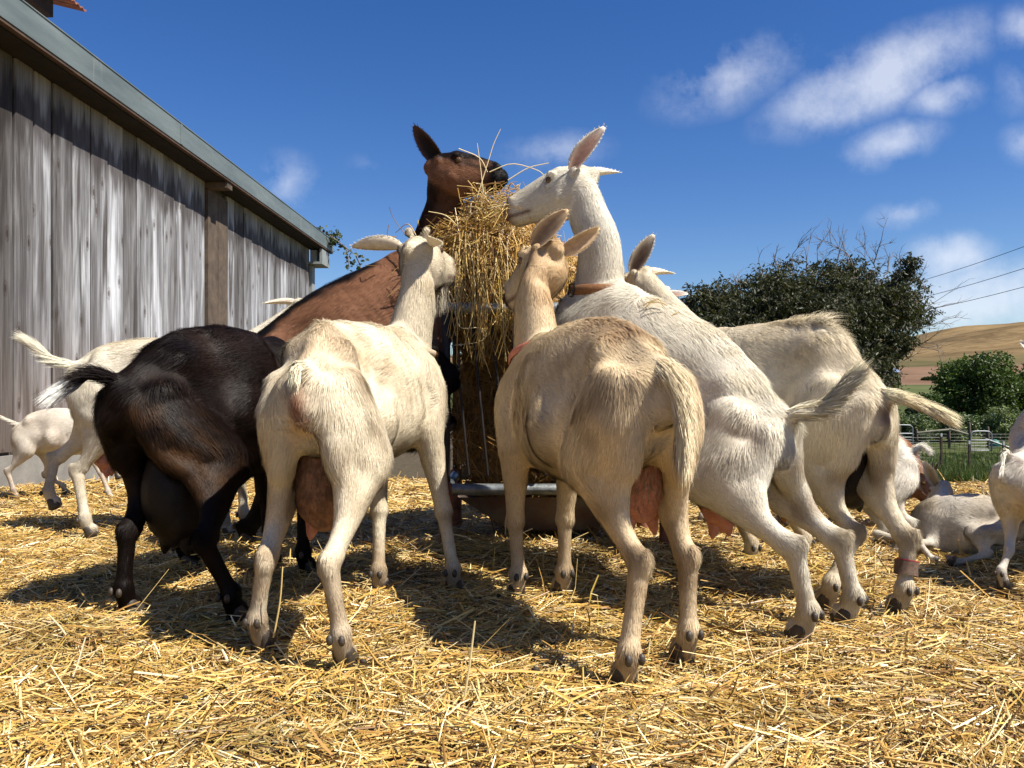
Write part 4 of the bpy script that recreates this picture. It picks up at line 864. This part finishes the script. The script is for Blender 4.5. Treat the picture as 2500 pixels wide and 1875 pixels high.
# ------------------------------------------------------------------ leaves
def leaves(name, p, nrm_, size, mat_, parent, col, aspect=2.2, droop=.3, origin=None):
    n = len(p); d = nrm(rng.normal(size=(n, 3))*np.array([1, 1, .6])+np.array([0, 0, -droop])); x = nrm(np.cross(d, rng.normal(size=(n, 3))))
    l = size*rng.uniform(.6, 1.3, n); w = l/aspect; z = np.cross(d, x)
    V = np.stack([p, p+d*(l*.5)[:, None]-x*(w*.5)[:, None]+z*(l*.06)[:, None], p+d*l[:, None], p+d*(l*.5)[:, None]+x*(w*.5)[:, None]+z*(l*.06)[:, None]], 1).reshape(-1, 3)
    Q = np.arange(n*4).reshape(-1, 4)
    return mesh_np(name, V, Q, None, mat_, parent, col=np.repeat(col, 4, 0), smooth=False, origin=origin)
def _leaf(nt, N, L, b, out):
    c = attr(N, 'Col'); L.new(c.outputs['Color'], b.inputs['Base Color']); b.inputs['Roughness'].default_value = .5; b.inputs['Specular IOR Level'].default_value = .3
    tr = N.new('ShaderNodeBsdfTranslucent'); L.new(mixc(N, L, 1, c.outputs['Color'], (1.2, 1.3, .5), 'MULTIPLY'), tr.inputs[0]); ms = N.new('ShaderNodeMixShader'); ms.inputs[0].default_value = .22
    L.new(b.outputs[0], ms.inputs[1]); L.new(tr.outputs[0], ms.inputs[2]); L.new(ms.outputs[0], out.inputs[0])
M_LEAF = mat('leaf', _leaf)
M_BARK = simple('bark', (.13, .105, .085), .9, nscale=14, namp=.4)
M_TWIG = simple('bare_twig', (.16, .13, .11), .9)
def big_tree():
    Y = 30.0; k = 1.13; rr = np.random.default_rng(11)
    base = np.array([P(1950, 960, Y)[0], Y, float(land(np.array([9.]), np.array([Y]))[0])]); root = empty('tree', base); root['_o'] = list(base)
    tag(root, 'broad windswept dark green tree with bare twigs along its top, behind the goats', 'tree')
    # clump centres: display px of the photo -> points on the tree at its own distance
    top = [(1475, 640), (1500, 608), (1540, 600), (1575, 590), (1620, 580), (1660, 570), (1700, 548), (1750, 560), (1800, 548), (1845, 540), (1880, 565), (1925, 585), (1950, 590)]
    cl = []
    for (u, v) in top:
        dpt = rr.uniform(-1.5, 1.5); cl.append((u*k, (v+52)*k, Y+dpt, rr.uniform(.75, 1.0)))
        vv = v+92
        while vv < 870 - (max(0, u-1900))*1.0:
            for _ in range(2):
                cl.append(((u+rr.uniform(-24, 24))*k, (vv+rr.uniform(-14, 14))*k, Y+rr.uniform(-2.8, 2.8), rr.uniform(.8, 1.15)))
            vv += 46 if u < 1890 else 400
    for (u, v, r) in [(1960, 575, .5), (1945, 605, .55), (1925, 640, .6), (1905, 670, .6), (1870, 690, .7), (1890, 735, .6), (1925, 738, .45), (1955, 742, .38), (1880, 775, .5), (1910, 790, .4), (1865, 810, .5), (1850, 760, .7), (1935, 760, .35), (1895, 640, .7)]:
        cl.append((u*k, v*k, Y+rr.uniform(-1.2, 1.2), r))
    C = np.array([P(u, v, y) for u, v, y, r in cl]); R = np.array([r for *_, r in cl])
    # trunk and limbs
    m = MB(); j0 = base+np.array([.0, 0, 1.9]); tr = [base-[0, 0, .3], base+[.1, 0, .8], j0]; m.tube(tr, [.42, .34, .3], 10, (0, 1, 0), m=8)
    limbs = []
    for i in range(0, len(C), 2):
        c = C[i]; mid = j0*.5+c*.5+np.array([rr.uniform(-.4, .4), rr.uniform(-.4, .4), -.35]); m.tube([j0+rr.normal(size=3)*.1, mid, c], [.13, .07, .018], 6, (0, 1, .1), m=7); limbs.append((mid, c))
    m.build('trunk', M_BARK, root, True)
    # foliage sprigs
    pts = []; cols = []
    for c, r in zip(C, R):
        n = int(2400*r*r)+300; q = nrm(rr.normal(size=(n, 3)))*(rr.random((n, 1))**.42)
        sc = np.array([1.0, 1.0, .8])*r; p = c+q*sc; p = p+.34*r*np.column_stack([snoise(p, 2.6, o) for o in (1, 8, 15)])
        ok = snoise(p, 1.7, 30)+.4*snoise(p, 4.5, 3) > -.02; p = p[ok]; pts.append(p); tone = rr.uniform(.75, 1.3)
        cc = np.array([.046, .050, .020])*tone*rr.uniform(.6, 1.4, (len(p), 1)); dry = rr.random(len(p)) < .10; cc[dry] = np.array([.11, .085, .05])*rr.uniform(.6, 1.2, (dry.sum(), 1)); cols.append(cc)
    p = np.concatenate(pts); leaves('crown', p, None, .17, M_LEAF, root, np.concatenate(cols), 2.8, .9)
    # bare twigs
    def twig(m, p, d, L, r, dep):
        q = [p]; dd = d.copy()
        for i in range(4): dd = nrm(dd+rr.normal(size=3)*.22); q.append(q[-1]+dd*L/4)
        m.tube(q, np.linspace(r, r*.4, 5), 4, (0, 1, .2), cap=False)
        if dep:
            for i in range(rr.integers(3, 6)):
                twig(m, q[rr.integers(1, 5)], nrm(dd+rr.normal(size=3)*np.array([.55, .5, .5])+np.array([0, 0, .2])), L*rr.uniform(.4, .7), r*.55, dep-1)
    for (u, v, du, dv, L) in [(1600,585,.1,1,.5),(1655,565,-.1,1,.6),(1690,560,.2,1,.6),(1720,545,-.1,1,.7),(1742,535,0,1,.75),(1765,540,.2,1,.8),(1800,545,.3,1,.7),(1830,530,-.1,1,.7),(1845,530,.1,1,.8),(1870,540,.4,1,.8),(1890,545,.5,.9,.75),(1920,570,.7,.7,.7),
                               (1945,585,.9,.6,.6),(1950,600,1,.3,.5),(1900,690,1,.3,1.1),(1925,700,1,.15,1.2),(1930,725,1,.0,1.1),(1935,740,1,-.1,1.0),(1950,690,1,.25,.9),(1910,780,1,-.1,.8),(1880,640,.8,.5,.9),(1905,600,.6,.8,.8),(1550,600,-.2,1,.4)]:
        p = P(u*k, v*k, Y+rr.uniform(-1, 1)); m = MB(); twig(m, p-nrm([du, 0, dv])*.1-np.array([.1 if u > 1890 else 0, 0, .75 if u < 1890 else .35]), nrm([du, rr.uniform(-.2, .2), dv]), L*1.6, .024, 2); m.build('bare_branch', M_TWIG, root)
big_tree()
def bush(label, u, v0, v1, Y, ru, n, col, ls, group=None, name='bush', cat='bush', lumps=26, seed=1, flowers=False):
    rr = np.random.default_rng(seed); z0 = float(land(np.array([P(u, 900, Y)[0]]), np.array([Y]))[0]); top = P(u, v0, Y)[2]; h = top-z0; base = np.array([P(u, 900, Y)[0], Y, z0])
    root = empty(name, base); root['_o'] = list(base); tag(root, label, cat, group); rx = ru/F*Y; pts = []; cols = []; m = MB()
    for i in range(lumps):
        a = rr.uniform(0, 2*pi); e = rr.uniform(-.75, 1); rad = rr.uniform(.45, .8); c = base+np.array([cos(a)*rx*rad*math.sqrt(max(0, 1-max(e, 0)**2*.8)), sin(a)*rx*.7*rad, h*(.42+.42*e)]); r = rr.uniform(.28, .42)*min(rx, h*.8)
        k = n//lumps; q = nrm(rr.normal(size=(k, 3)))*(rr.random((k, 1))**.4)*r; p = c+q; p = p+.3*r*np.column_stack([snoise(p, 2.4/r*.5, o) for o in (1, 8, 15)]); p[:, 2] = np.maximum(p[:, 2], z0+.05)
        pts.append(p); cols.append(np.array(col)*rr.uniform(.7, 1.35)*rr.uniform(.6, 1.4, (k, 1))); m.tube([base+rr.normal(size=3)*[.1, .1, 0], base*.5+c*.5-[0, 0, .1*h], c], [.035*h/3, .025*h/3, .008*h/3], 5, (0, 1, .1), m=6)
    m.build('stems', M_BARK, root, True); C = np.concatenate(cols)
    if flowers: f = rr.random(len(C)) < .22; C[f] = np.array([.42, .46, .30])*rr.uniform(.6, 1.1, (f.sum(), 1))
    leaves('foliage', np.concatenate(pts), None, ls, M_LEAF, root, C, 1.8, .15)
bush('large rounded bright green tree standing behind the fence gates', 2400, 862, 1040, 46, 118, 60000, (.060, .092, .018), .17, seed=4, name='leafy_tree', cat='tree', lumps=34)
bush('second rounded green tree at the right edge beyond the fence', 2530, 880, 1040, 48, 90, 30000, (.055, .085, .017), .17, seed=5, name='leafy_tree', cat='tree')
bush('low dark green shrub left of the large rounded tree', 2262, 958, 1050, 44, 48, 16000, (.05, .08, .018), .15, seed=6, name='shrub', cat='shrub')
bush('pale flowering shrub below the cream goat tail behind the fence', 2215, 1012, 1060, 38, 62, 15000, (.065, .095, .03), .11, seed=7, flowers=True, name='shrub', cat='shrub')
bush('pale flowering shrub in front of the large rounded tree', 2330, 1008, 1060, 39, 60, 13000, (.06, .092, .026), .11, seed=8, flowers=True, name='shrub', cat='shrub')
bush('bright pale green shrub at the right behind the second gate', 2450, 998, 1060, 40, 52, 14000, (.115, .15, .045), .11, seed=9, flowers=True, name='shrub', cat='shrub')
bush('tiny round bush alone on the far field', 2268, 922, 938, 170, 20, 1500, (.04, .06, .02), .5, seed=10, lumps=8, name='shrub', cat='shrub')
bush('long low hedge strip on the far field', 2170, 932, 944, 150, 40, 1500, (.05, .07, .025), .5, seed=12, lumps=10, name='hedge', cat='hedge')

# ------------------------------------------------------------------ fences, gates
M_POST = simple('fence_wood', (.10, .078, .06), .9, nscale=20, namp=.3); M_TP = simple('rusty_post', (.055, .03, .022), .7, nscale=30, namp=.4); M_TPT = simple('post_tip_paint', (.40, .39, .36), .6)
M_GAL = simple('galvanised_tube', (.24, .25, .26), .5, .5, nscale=20, namp=.15); M_WIRE = simple('fence_wire', (.07, .07, .065), .5, .6)
def gz(x, y): return float(land(np.array([x]), np.array([y]))[0])
def wire_panel(m, a, b, z0, z1, dz, dx, r, loc):
    a, b = np.array(a, float), np.array(b, float); n = max(2, int(np.linalg.norm(b-a)/dx))
    for z in np.arange(z0, z1+.001, dz): m.tube([[*a, loc+z], [*b, loc+z]], [r, r], 4, (0, 0.01, 1) if False else (0, 1, .3), cap=False)
    for i in range(n+1): p = a+(b-a)*i/n; m.tube([[*p, loc+z0], [*p, loc+z1]], [r*.8, r*.8], 4, (0, 1, 0), cap=False)
def fence_run(label, pts, Y, kind, r=.006, dz=.1, dx=.12):
    (u0, vt0, vb0), *_ = pts; x0 = P(pts[0][0], 0, pts[0][3] if len(pts[0]) > 3 else Y)[0]; base = np.array([x0, Y, gz(x0, Y)]); root = empty('wire_fence', base); root['_o'] = list(base); tag(root, label, 'fence')
    pos = []
    for q in pts:
        yy = q[3] if len(q) > 3 else Y; t = P(q[0], q[1], yy); pos.append((t[0], yy, gz(t[0], yy), t[2]))
    for (x, y, zb, zt) in pos:
        m = MB()
        if kind == 't': m.bar([x, y, zb-.3], [x, y, zt-.10], .055, .05, (0, 1, 0)); po = m.build('post', M_TP, root); m = MB(); m.bar([x, y, zt-.0995], [x, y, zt], .056, .051, (0, 1, 0)); m.build('post_tip', M_TPT, po, origin=base)
        else: m.tube([[x, y, zb-.3], [x+.01, y, (zb+zt)/2], [x, y, zt]], [.055, .052, .048], 10, (0, 1, 0)); m.build('post', M_POST, root, True)
    m = MB()
    for A_, B_ in zip(pos[:-1], pos[1:]): wire_panel(m, A_[:2], B_[:2], .08, min(A_[3]-A_[2], B_[3]-B_[2])-.08, dz, dx, r, min(A_[2], B_[2]))
    m.build('wire_mesh', M_WIRE, root); return root, pos
fence_run('near row of rusty steel posts with pale tips holding thin wire across the meadow', [(2080, 1040, 0), (2184, 1046, 0), (2298, 1058, 0), (2366, 1076, 0, 24.5), (2450, 1078, 0, 23), (2560, 1090, 0, 21)], 26, 't', .005, .16, .22)
fence_run('back fence of wooden posts and woven wire in front of the trees', [(2140, 1040, 0), (2238, 1050, 0), (2317, 1040, 0), (2367, 1034, 0), (2412, 1044, 0), (2500, 1050, 0), (2600, 1050, 0)], 34, 'w', .007, .13, .17)
def gate(label, u0, u1, vt, Y, brace=False):
    x0, x1 = P(u0, 0, Y)[0], P(u1, 0, Y)[0]; zb = gz(x0, Y)+.08; zt = P(u0, vt, Y)[2]; base = np.array([(x0+x1)/2, Y, zb]); root = empty('metal_gate', base); root['_o'] = list(base); tag(root, label, 'gate')
    m = MB(); c = .18; r = .026
    m.tube([[x0, Y, zb], [x0, Y, zt-c], [x0+.05, Y, zt-.05], [x0+c, Y, zt], [x1-c, Y, zt], [x1-.05, Y, zt-.05], [x1, Y, zt-c], [x1, Y, zb]], r, 8, (0, 1, 0), m=60)
    m.tube([[x0, Y, zt-.34], [x1, Y, zt-.34]], [r, r], 8, (0, 0, 1)); m.tube([[x0, Y, zb+.02], [x1, Y, zb+.02]], [r, r], 8, (0, 0, 1)); m.build('gate_frame', M_GAL, root, True)
    m = MB(); wire_panel(m, (x0, Y), (x1, Y), .1, zt-zb-.36, .11, .3, .006, zb); m.build('gate_rods', M_GAL, root)
    if brace:
        m = MB(); m.tube([[x1-.2, Y+.05, zt-.3], [x1+.62, Y-.3, zb+.1]], [.04, .04], 8, (0, 0, 1)); m.build('brace_pipe', M_GAL, root, True)
gate('left galvanised pipe gate with rounded top corners, beside the cream goat tail', 2180, 2228, 1038, 33.5)
gate('right galvanised pipe gate with rounded top corners and a slanting brace pipe', 2370, 2421, 1053, 31.5, True)
def rails():
    for lab, u0, v0, u1, v1, Y in [('pale wooden rail sloping between two fence posts right of the left gate', 2240, 1057, 2316, 1049, 33.8), ('grey wooden rail sloping down between the two gates', 2318, 1048, 2362, 1060, 33.8)]:
        m = MB(); m.tube([P(u0, v0, Y), P((u0+u1)/2, (v0+v1)/2-.4, Y), P(u1, v1, Y)], [.05, .048, .045], 8, (0, 0, 1)); tag(m.build('fence_rail', simple('pale_rail', (.17, .16, .12), .9, nscale=9), None, True), lab, 'rail')
    m = MB(); q = P(2429, 1086, 35); z0 = gz(q[0], 35); m.tube([[q[0], 35, z0], [q[0], 35, z0+.05], [q[0], 35, q[2]-.03], [q[0], 35, q[2]]], [.17, .19, .2, .205], 14, (0, 1, 0)); m.tube([[q[0], 35, q[2]-.01], [q[0], 35, q[2]+.02]], [.22, .22], 14, (0, 1, 0))
    tag(m.build('bucket', simple('teal_plastic', (.03, .16, .13), .5), None, True), 'small teal bucket standing behind the right gate', 'bucket')
    # far hut
    q = P(2168, 924, 200); x, y, z = q; z = gz(x, y); s = 1.9; root = empty('hut', (x, y, z)); tag(root, 'tiny hut with a blue roof far away on the brown field', 'hut')
    m = MB(); m.box((-1.0*s, -.7*s, -.3), (1.0*s, .7*s, .62*s)); m.add([[1.0*s, -.7*s, .621*s], [1.0*s, .7*s, .621*s], [1.0*s, 0, 1.3*s], [-1.0*s, -.7*s, .621*s], [-1.0*s, .7*s, .621*s], [-1.0*s, 0, 1.3*s]], None, [[0, 1, 2], [3, 5, 4]]); m.build('wall', simple('hut_wall', (.16, .09, .055), .9), root, origin=(0, 0, 0))
    m = MB(); m.bar([-1.15*s, -.42*s, 1.0*s], [1.15*s, -.42*s, 1.0*s], 1.15*s, .05*s, (0, -.68, 1)); m.bar([-1.15*s, .42*s, 1.0*s], [1.15*s, .42*s, 1.0*s], 1.15*s, .05*s, (0, .68, 1)); m.build('roof', simple('blue_roof', (.16, .22, .34), .5), root, origin=(0, 0, 0))
rails()
def power_lines():
    k = 1.13
    for (u0, v0, u1, v1, pos) in [(1850, 642, 2212, 533, 'highest'), (1850, 672, 2212, 580, 'middle'), (1850, 693, 2212, 620, 'lowest')]:
        a, b = P(u0*k, v0*k, 90), P(u1*k, v1*k, 62); d = b-a; q = [a-d*.25+[0, 0, .5]]+[a+d*t-np.array([0, 0, 1.2*t*(1-t)]) for t in np.linspace(0, 1, 9)]+[b+d*.5+[0, 0, 1.6]]
        m = MB(); m.tube(q, [.022]*len(q), 5, (0, 1, .3), cap=False); tag(m.build('power_line', simple('cable', (.02, .02, .022), .6), None, True), f'{pos} of the three dark power cables rising to the right behind the tree', 'cable', 'power cables')
power_lines()
def vine():
    rr = np.random.default_rng(2); Y = 12.9; root = empty('vine', P(818, 580, Y)); root['_o'] = list(P(818, 580, Y)); tag(root, 'sparse leafy vine hanging out over the far end of the barn gutter', 'vine')
    m = MB(); lp = []; lc = []
    for pts in ([(770, 590), (800, 572), (818, 584), (845, 605), (868, 622), (890, 628)], [(818, 584), (822, 572), (824, 566)], [(770, 590), (782, 568), (790, 562)], [(845, 605), (850, 630), (852, 655)], [(868, 622), (878, 645), (882, 660)], [(805, 575), (815, 590), (812, 600)]):
        q = np.array([P(u, v, Y+.1*rr.normal()) for u, v in pts]); m.tube(q, np.linspace(.012, .005, len(q)), 5, (0, 1, .2), m=len(q)*3); c = crom(q, 40)
        for p in c[::2]:
            for _ in range(2 if p[0] < P(826, 0, Y)[0] else 1): lp.append(p+rr.normal(size=3)*.035); lc.append(np.array([.05, .07, .025])*rr.uniform(.6, 1.4))
    m.build('stem', M_TWIG, root, True); leaves('foliage', np.array(lp), None, .075, M_LEAF, root, np.array(lc), 1.5, .1)
vine()
def meadow():
    n = 120000; y = 5.3+rng.random(n)**1.5*26; x = rng.uniform(.30, .75, n)*y; z = land(x, y); L = rng.uniform(.04, .15, n)*(1+.5*snoise(np.stack([x, y, y*0], -1), 1.1, 4)); d = nrm(rng.normal(size=(n, 3))*.45+[0, 0, 1])
    tall = rng.random(n) < .012; L = np.where(tall, L*2.6, L)
    pal = np.array([[.05, .09, .018], [.075, .115, .025], [.035, .065, .014], [.20, .18, .07], [.13, .14, .04]]); c = pal[rng.choice(5, n, p=[.3, .28, .2, .1, .12])]*rng.uniform(.7, 1.2, (n, 1)); w = rng.uniform(.003, .006, n)*np.clip(y/6, 1, 3)
    x2 = nrm(np.cross(d, rng.normal(size=(n, 3))))*w[:, None]; p = np.stack([x, y, z-.01], -1); tip = p+d*L[:, None]+rng.normal(size=(n, 3))*.01
    V = np.stack([p-x2, p+x2, tip], 1).reshape(-1, 3); o = mesh_np('grass', V, None, np.arange(n*3).reshape(-1, 3), M_LEAF, col=np.repeat(c, 3, 0), smooth=False); tag(o, 'short green meadow grass beyond the straw', 'grass', kind='stuff')
meadow()

# ------------------------------------------------------------------ hay feeder and hay
def feeder():
    base = np.array([.16, 3.3, 0]); root = empty('hay_feeder', base); root['_o'] = list(base); tag(root, 'metal hay feeder with round top and bottom rails, thin bars and a trough below', 'feeder')
    x0, x1, y0, y1, zt, zb = -.24, .56, 3.0, 3.55, .91, .25
    pipe = simple('weathered_pipe', (.22, .235, .235), .45, .55, nscale=18, namp=.5); rust = simple('rusty_leg', (.19, .075, .045), .75, nscale=22, namp=.5); drk = simple('dark_rod', (.035, .03, .028), .6, .4)
    for nm, z in (('top_rail', zt), ('bottom_rail', zb)):
        m = MB()
        for a, b in (((x0, y0), (x1, y0)), ((x1, y0), (x1, y1)), ((x1, y1), (x0, y1)), ((x0, y1), (x0, y0))): m.tube([[*a, z], [*b, z]], [.021, .021], 12, (0, 0, 1))
        m.build(nm, pipe, root, True)
    for x in (x0, x1):
        for y in (y0, y1):
            m = MB(); m.tube([[x, y, -.05], [x, y, zb-.02]], [.024, .024], 12, (0, 1, 0)); m.add(*sph((x, y, zb), .031)); m.build('leg', rust, root, True); m = MB(); m.tube([[x, y, zb+.021], [x, y, zt-.02]], [.016, .016], 10, (0, 1, 0)); m.build('upright', drk, root, True)
    for i in range(11):
        t = i/10; x = x0+.05+(x1-x0-.1)*t; m = MB(); m.tube([[x-.03, y0+.02, zt], [x+.03, y0+.03, zb+.05]], [.0055, .0055], 6, (0, 1, 0)); m.build('bar', drk, root, True)
    m = MB(); trough = simple('trough_sheet', (.14, .125, .105), .6, .2, nscale=9, c2=(.10, .045, .03))
    m.add([[x0+.04, y0+.006, zb-.03], [x1-.04, y0+.006, zb-.03], [x1-.28, y0+.10, .085], [x0+.24, y0+.10, .085], [x0+.04, y1-.006, zb-.03], [x1-.04, y1-.006, zb-.03], [x1-.28, y1-.10, .085], [x0+.24, y1-.10, .085]],
          [[0, 1, 2, 3], [5, 4, 7, 6], [4, 0, 3, 7], [1, 5, 6, 2], [3, 2, 6, 7]]); m.build('trough', trough, root)
    # hay
    hb = np.array([.2, 3.3, .3]); hr = empty('hay_pile', hb); hr['_o'] = list(hb); tag(hr, 'heap of dry hay filling the feeder and piled high above its top rail', 'hay')
    b = MB(); b.add(*loft([[.16, 3.34, .16], [.16, 3.35, .32], [.16, 3.36, .6], [.15, 3.33, .84]], [.26, .36, .37, .35], [.14, .23, .235, .24], (0, 1, 0), 28, 16))
    b.add(*loft([[.04, 3.26, .86], [-.02, 3.25, 1.02], [-.10, 3.22, 1.10], [-.13, 3.22, 1.19], [-.13, 3.23, 1.25]], [.24, .215, .215, .18, .09], [.24, .22, .20, .15, .07], (0, 1, 0), 24, 16))
    b.add(*loft([[.28, 3.26, .86], [.20, 3.26, .98], [.12, 3.25, 1.06]], [.2, .14, .06], [.2, .15, .06], (0, 1, 0), 16, 8))
    V, N, T, Qd = remeshed(np.concatenate(b.V), np.concatenate(b.Q), .02, 3); V = V+N*(.018*snoise(V, 14)+.012*snoise(V, 32))[:, None]
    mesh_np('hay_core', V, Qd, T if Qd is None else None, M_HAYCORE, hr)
    e1, e2 = V[T[:, 1]]-V[T[:, 0]], V[T[:, 2]]-V[T[:, 0]]; ar = np.linalg.norm(np.cross(e1, e2), axis=1); ctr = V[T].mean(1); wgt = ar*np.where(ctr[:, 1] < 3.35, 1.6, .5)*np.where(ctr[:, 2] > .85, 2.2, 1)
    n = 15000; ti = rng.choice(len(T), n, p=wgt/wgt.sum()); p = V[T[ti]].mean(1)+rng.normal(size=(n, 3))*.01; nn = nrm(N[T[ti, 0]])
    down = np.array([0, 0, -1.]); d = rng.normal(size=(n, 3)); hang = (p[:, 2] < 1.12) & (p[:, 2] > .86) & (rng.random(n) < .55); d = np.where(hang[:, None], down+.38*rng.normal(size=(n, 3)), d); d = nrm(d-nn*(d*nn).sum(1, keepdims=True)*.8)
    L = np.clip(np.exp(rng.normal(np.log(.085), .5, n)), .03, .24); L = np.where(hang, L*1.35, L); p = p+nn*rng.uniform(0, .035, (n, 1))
    c = straw_cols(n)*np.array([.92, .84, .72]); tag(strands('hay_strands', p, 0, 0, L, rng.uniform(.0014, .0046, n), np.where((p[:, 2] < .84)[:, None], c*np.array([.55, .50, .45]), c*1.08), .26, hr, dirs=d), kind='stuff')  # shade inside the feeder is painted into the colour of the lower strands
    # wild long strands on top and hanging
    cur = []
    def wild(pts, r, col): cur.append((np.array(pts), r, col))
    rr = np.random.default_rng(21)
    for _ in range(480):
        a = np.array([rr.normal(-.10, .13), 3.18+rr.normal(0, .09), rr.uniform(1.0, 1.22)]); d = nrm(np.array([rr.normal(.1, .8), rr.normal(-.2, .5), rr.normal(.2, .45)])); L = rr.uniform(.05, .15); mid = a+d*L*.5+rr.normal(size=3)*.012; wild([a, mid, a+d*L+np.array([rr.normal()*.03, 0, -.25*L*rr.random()])], rr.uniform(.0010, .0027), straw_cols(1)[0])
    for _ in range(260):                                                      # bridge of strands towards the two raised heads
        t = rr.random(); a = P(rr.uniform(1150, 1270), rr.uniform(462, 565), 3.1+rr.normal()*.06); d = nrm(np.array([rr.normal(.35, .6), rr.normal(-.25, .4), rr.normal(.1, .6)])); L = rr.uniform(.06, .18); wild([a-d*L*.5, a+rr.normal(size=3)*.02, a+d*L*.5+[0, 0, -.02]], rr.uniform(.0010, .0026), straw_cols(1)[0])
    for _ in range(90):                                                       # wisps at the white goat's mouth
        a = P(rr.normal(1250, 22), rr.normal(508, 14), 2.84+rr.normal()*.03); d = nrm(np.array([rr.normal(-.5, .6), rr.normal(.2, .4), rr.normal(.1, .5)])); L = rr.uniform(.05, .15); wild([a-d*L*.3, a+rr.normal(size=3)*.01, a+d*L*.7-[0, 0, .02]], rr.uniform(.0010, .0022), straw_cols(1)[0])
    for _ in range(130):                                                      # hanging in front
        a = np.array([rr.normal(-.09, .08), 3.0+rr.normal(0, .03), rr.uniform(.98, 1.2)]); L = rr.uniform(.15, .38); wild([a, a+[rr.normal()*.02, -.03, -L*.5], a+[rr.normal()*.04, -.01, -L]], rr.uniform(.0010, .0024), straw_cols(1)[0])
    for q in ([(1165, 480), (1190, 400), (1205, 352), (1222, 315)], [(1180, 470), (1172, 400), (1165, 350)], [(1195, 420), (1250, 400), (1310, 415), (1330, 430)], [(1240, 440), (1290, 410), (1340, 398)], [(1120, 363), (1170, 385), (1190, 420)],
              [(1110, 760), (1125, 800), (1170, 800), (1188, 815), (1170, 835), (1108, 843)], [(1090, 700), (1110, 740), (1115, 790)], [(1100, 730), (1092, 770), (1084, 792)], [(1300, 1290), (1235, 1310), (1250, 1200), (1240, 1195)]):
        wild([P(u, v, 2.98) for u, v in q], .0021, np.array([.78, .62, .33]))
    m = MB()
    for q, r, c in cur: m.tube(q, np.linspace(r, r*.6, len(q)), 4, nrm(rr.normal(size=3)), cap=False, c=c, m=max(7, len(q)*3))
    tag(m.build('loose_stalks', M_STRAW, hr, True), kind='stuff')
    # seed heads on the hanging stalk
feeder()
make_goats()
for o in bpy.data.objects:
    if '_o' in o.keys(): del o['_o']
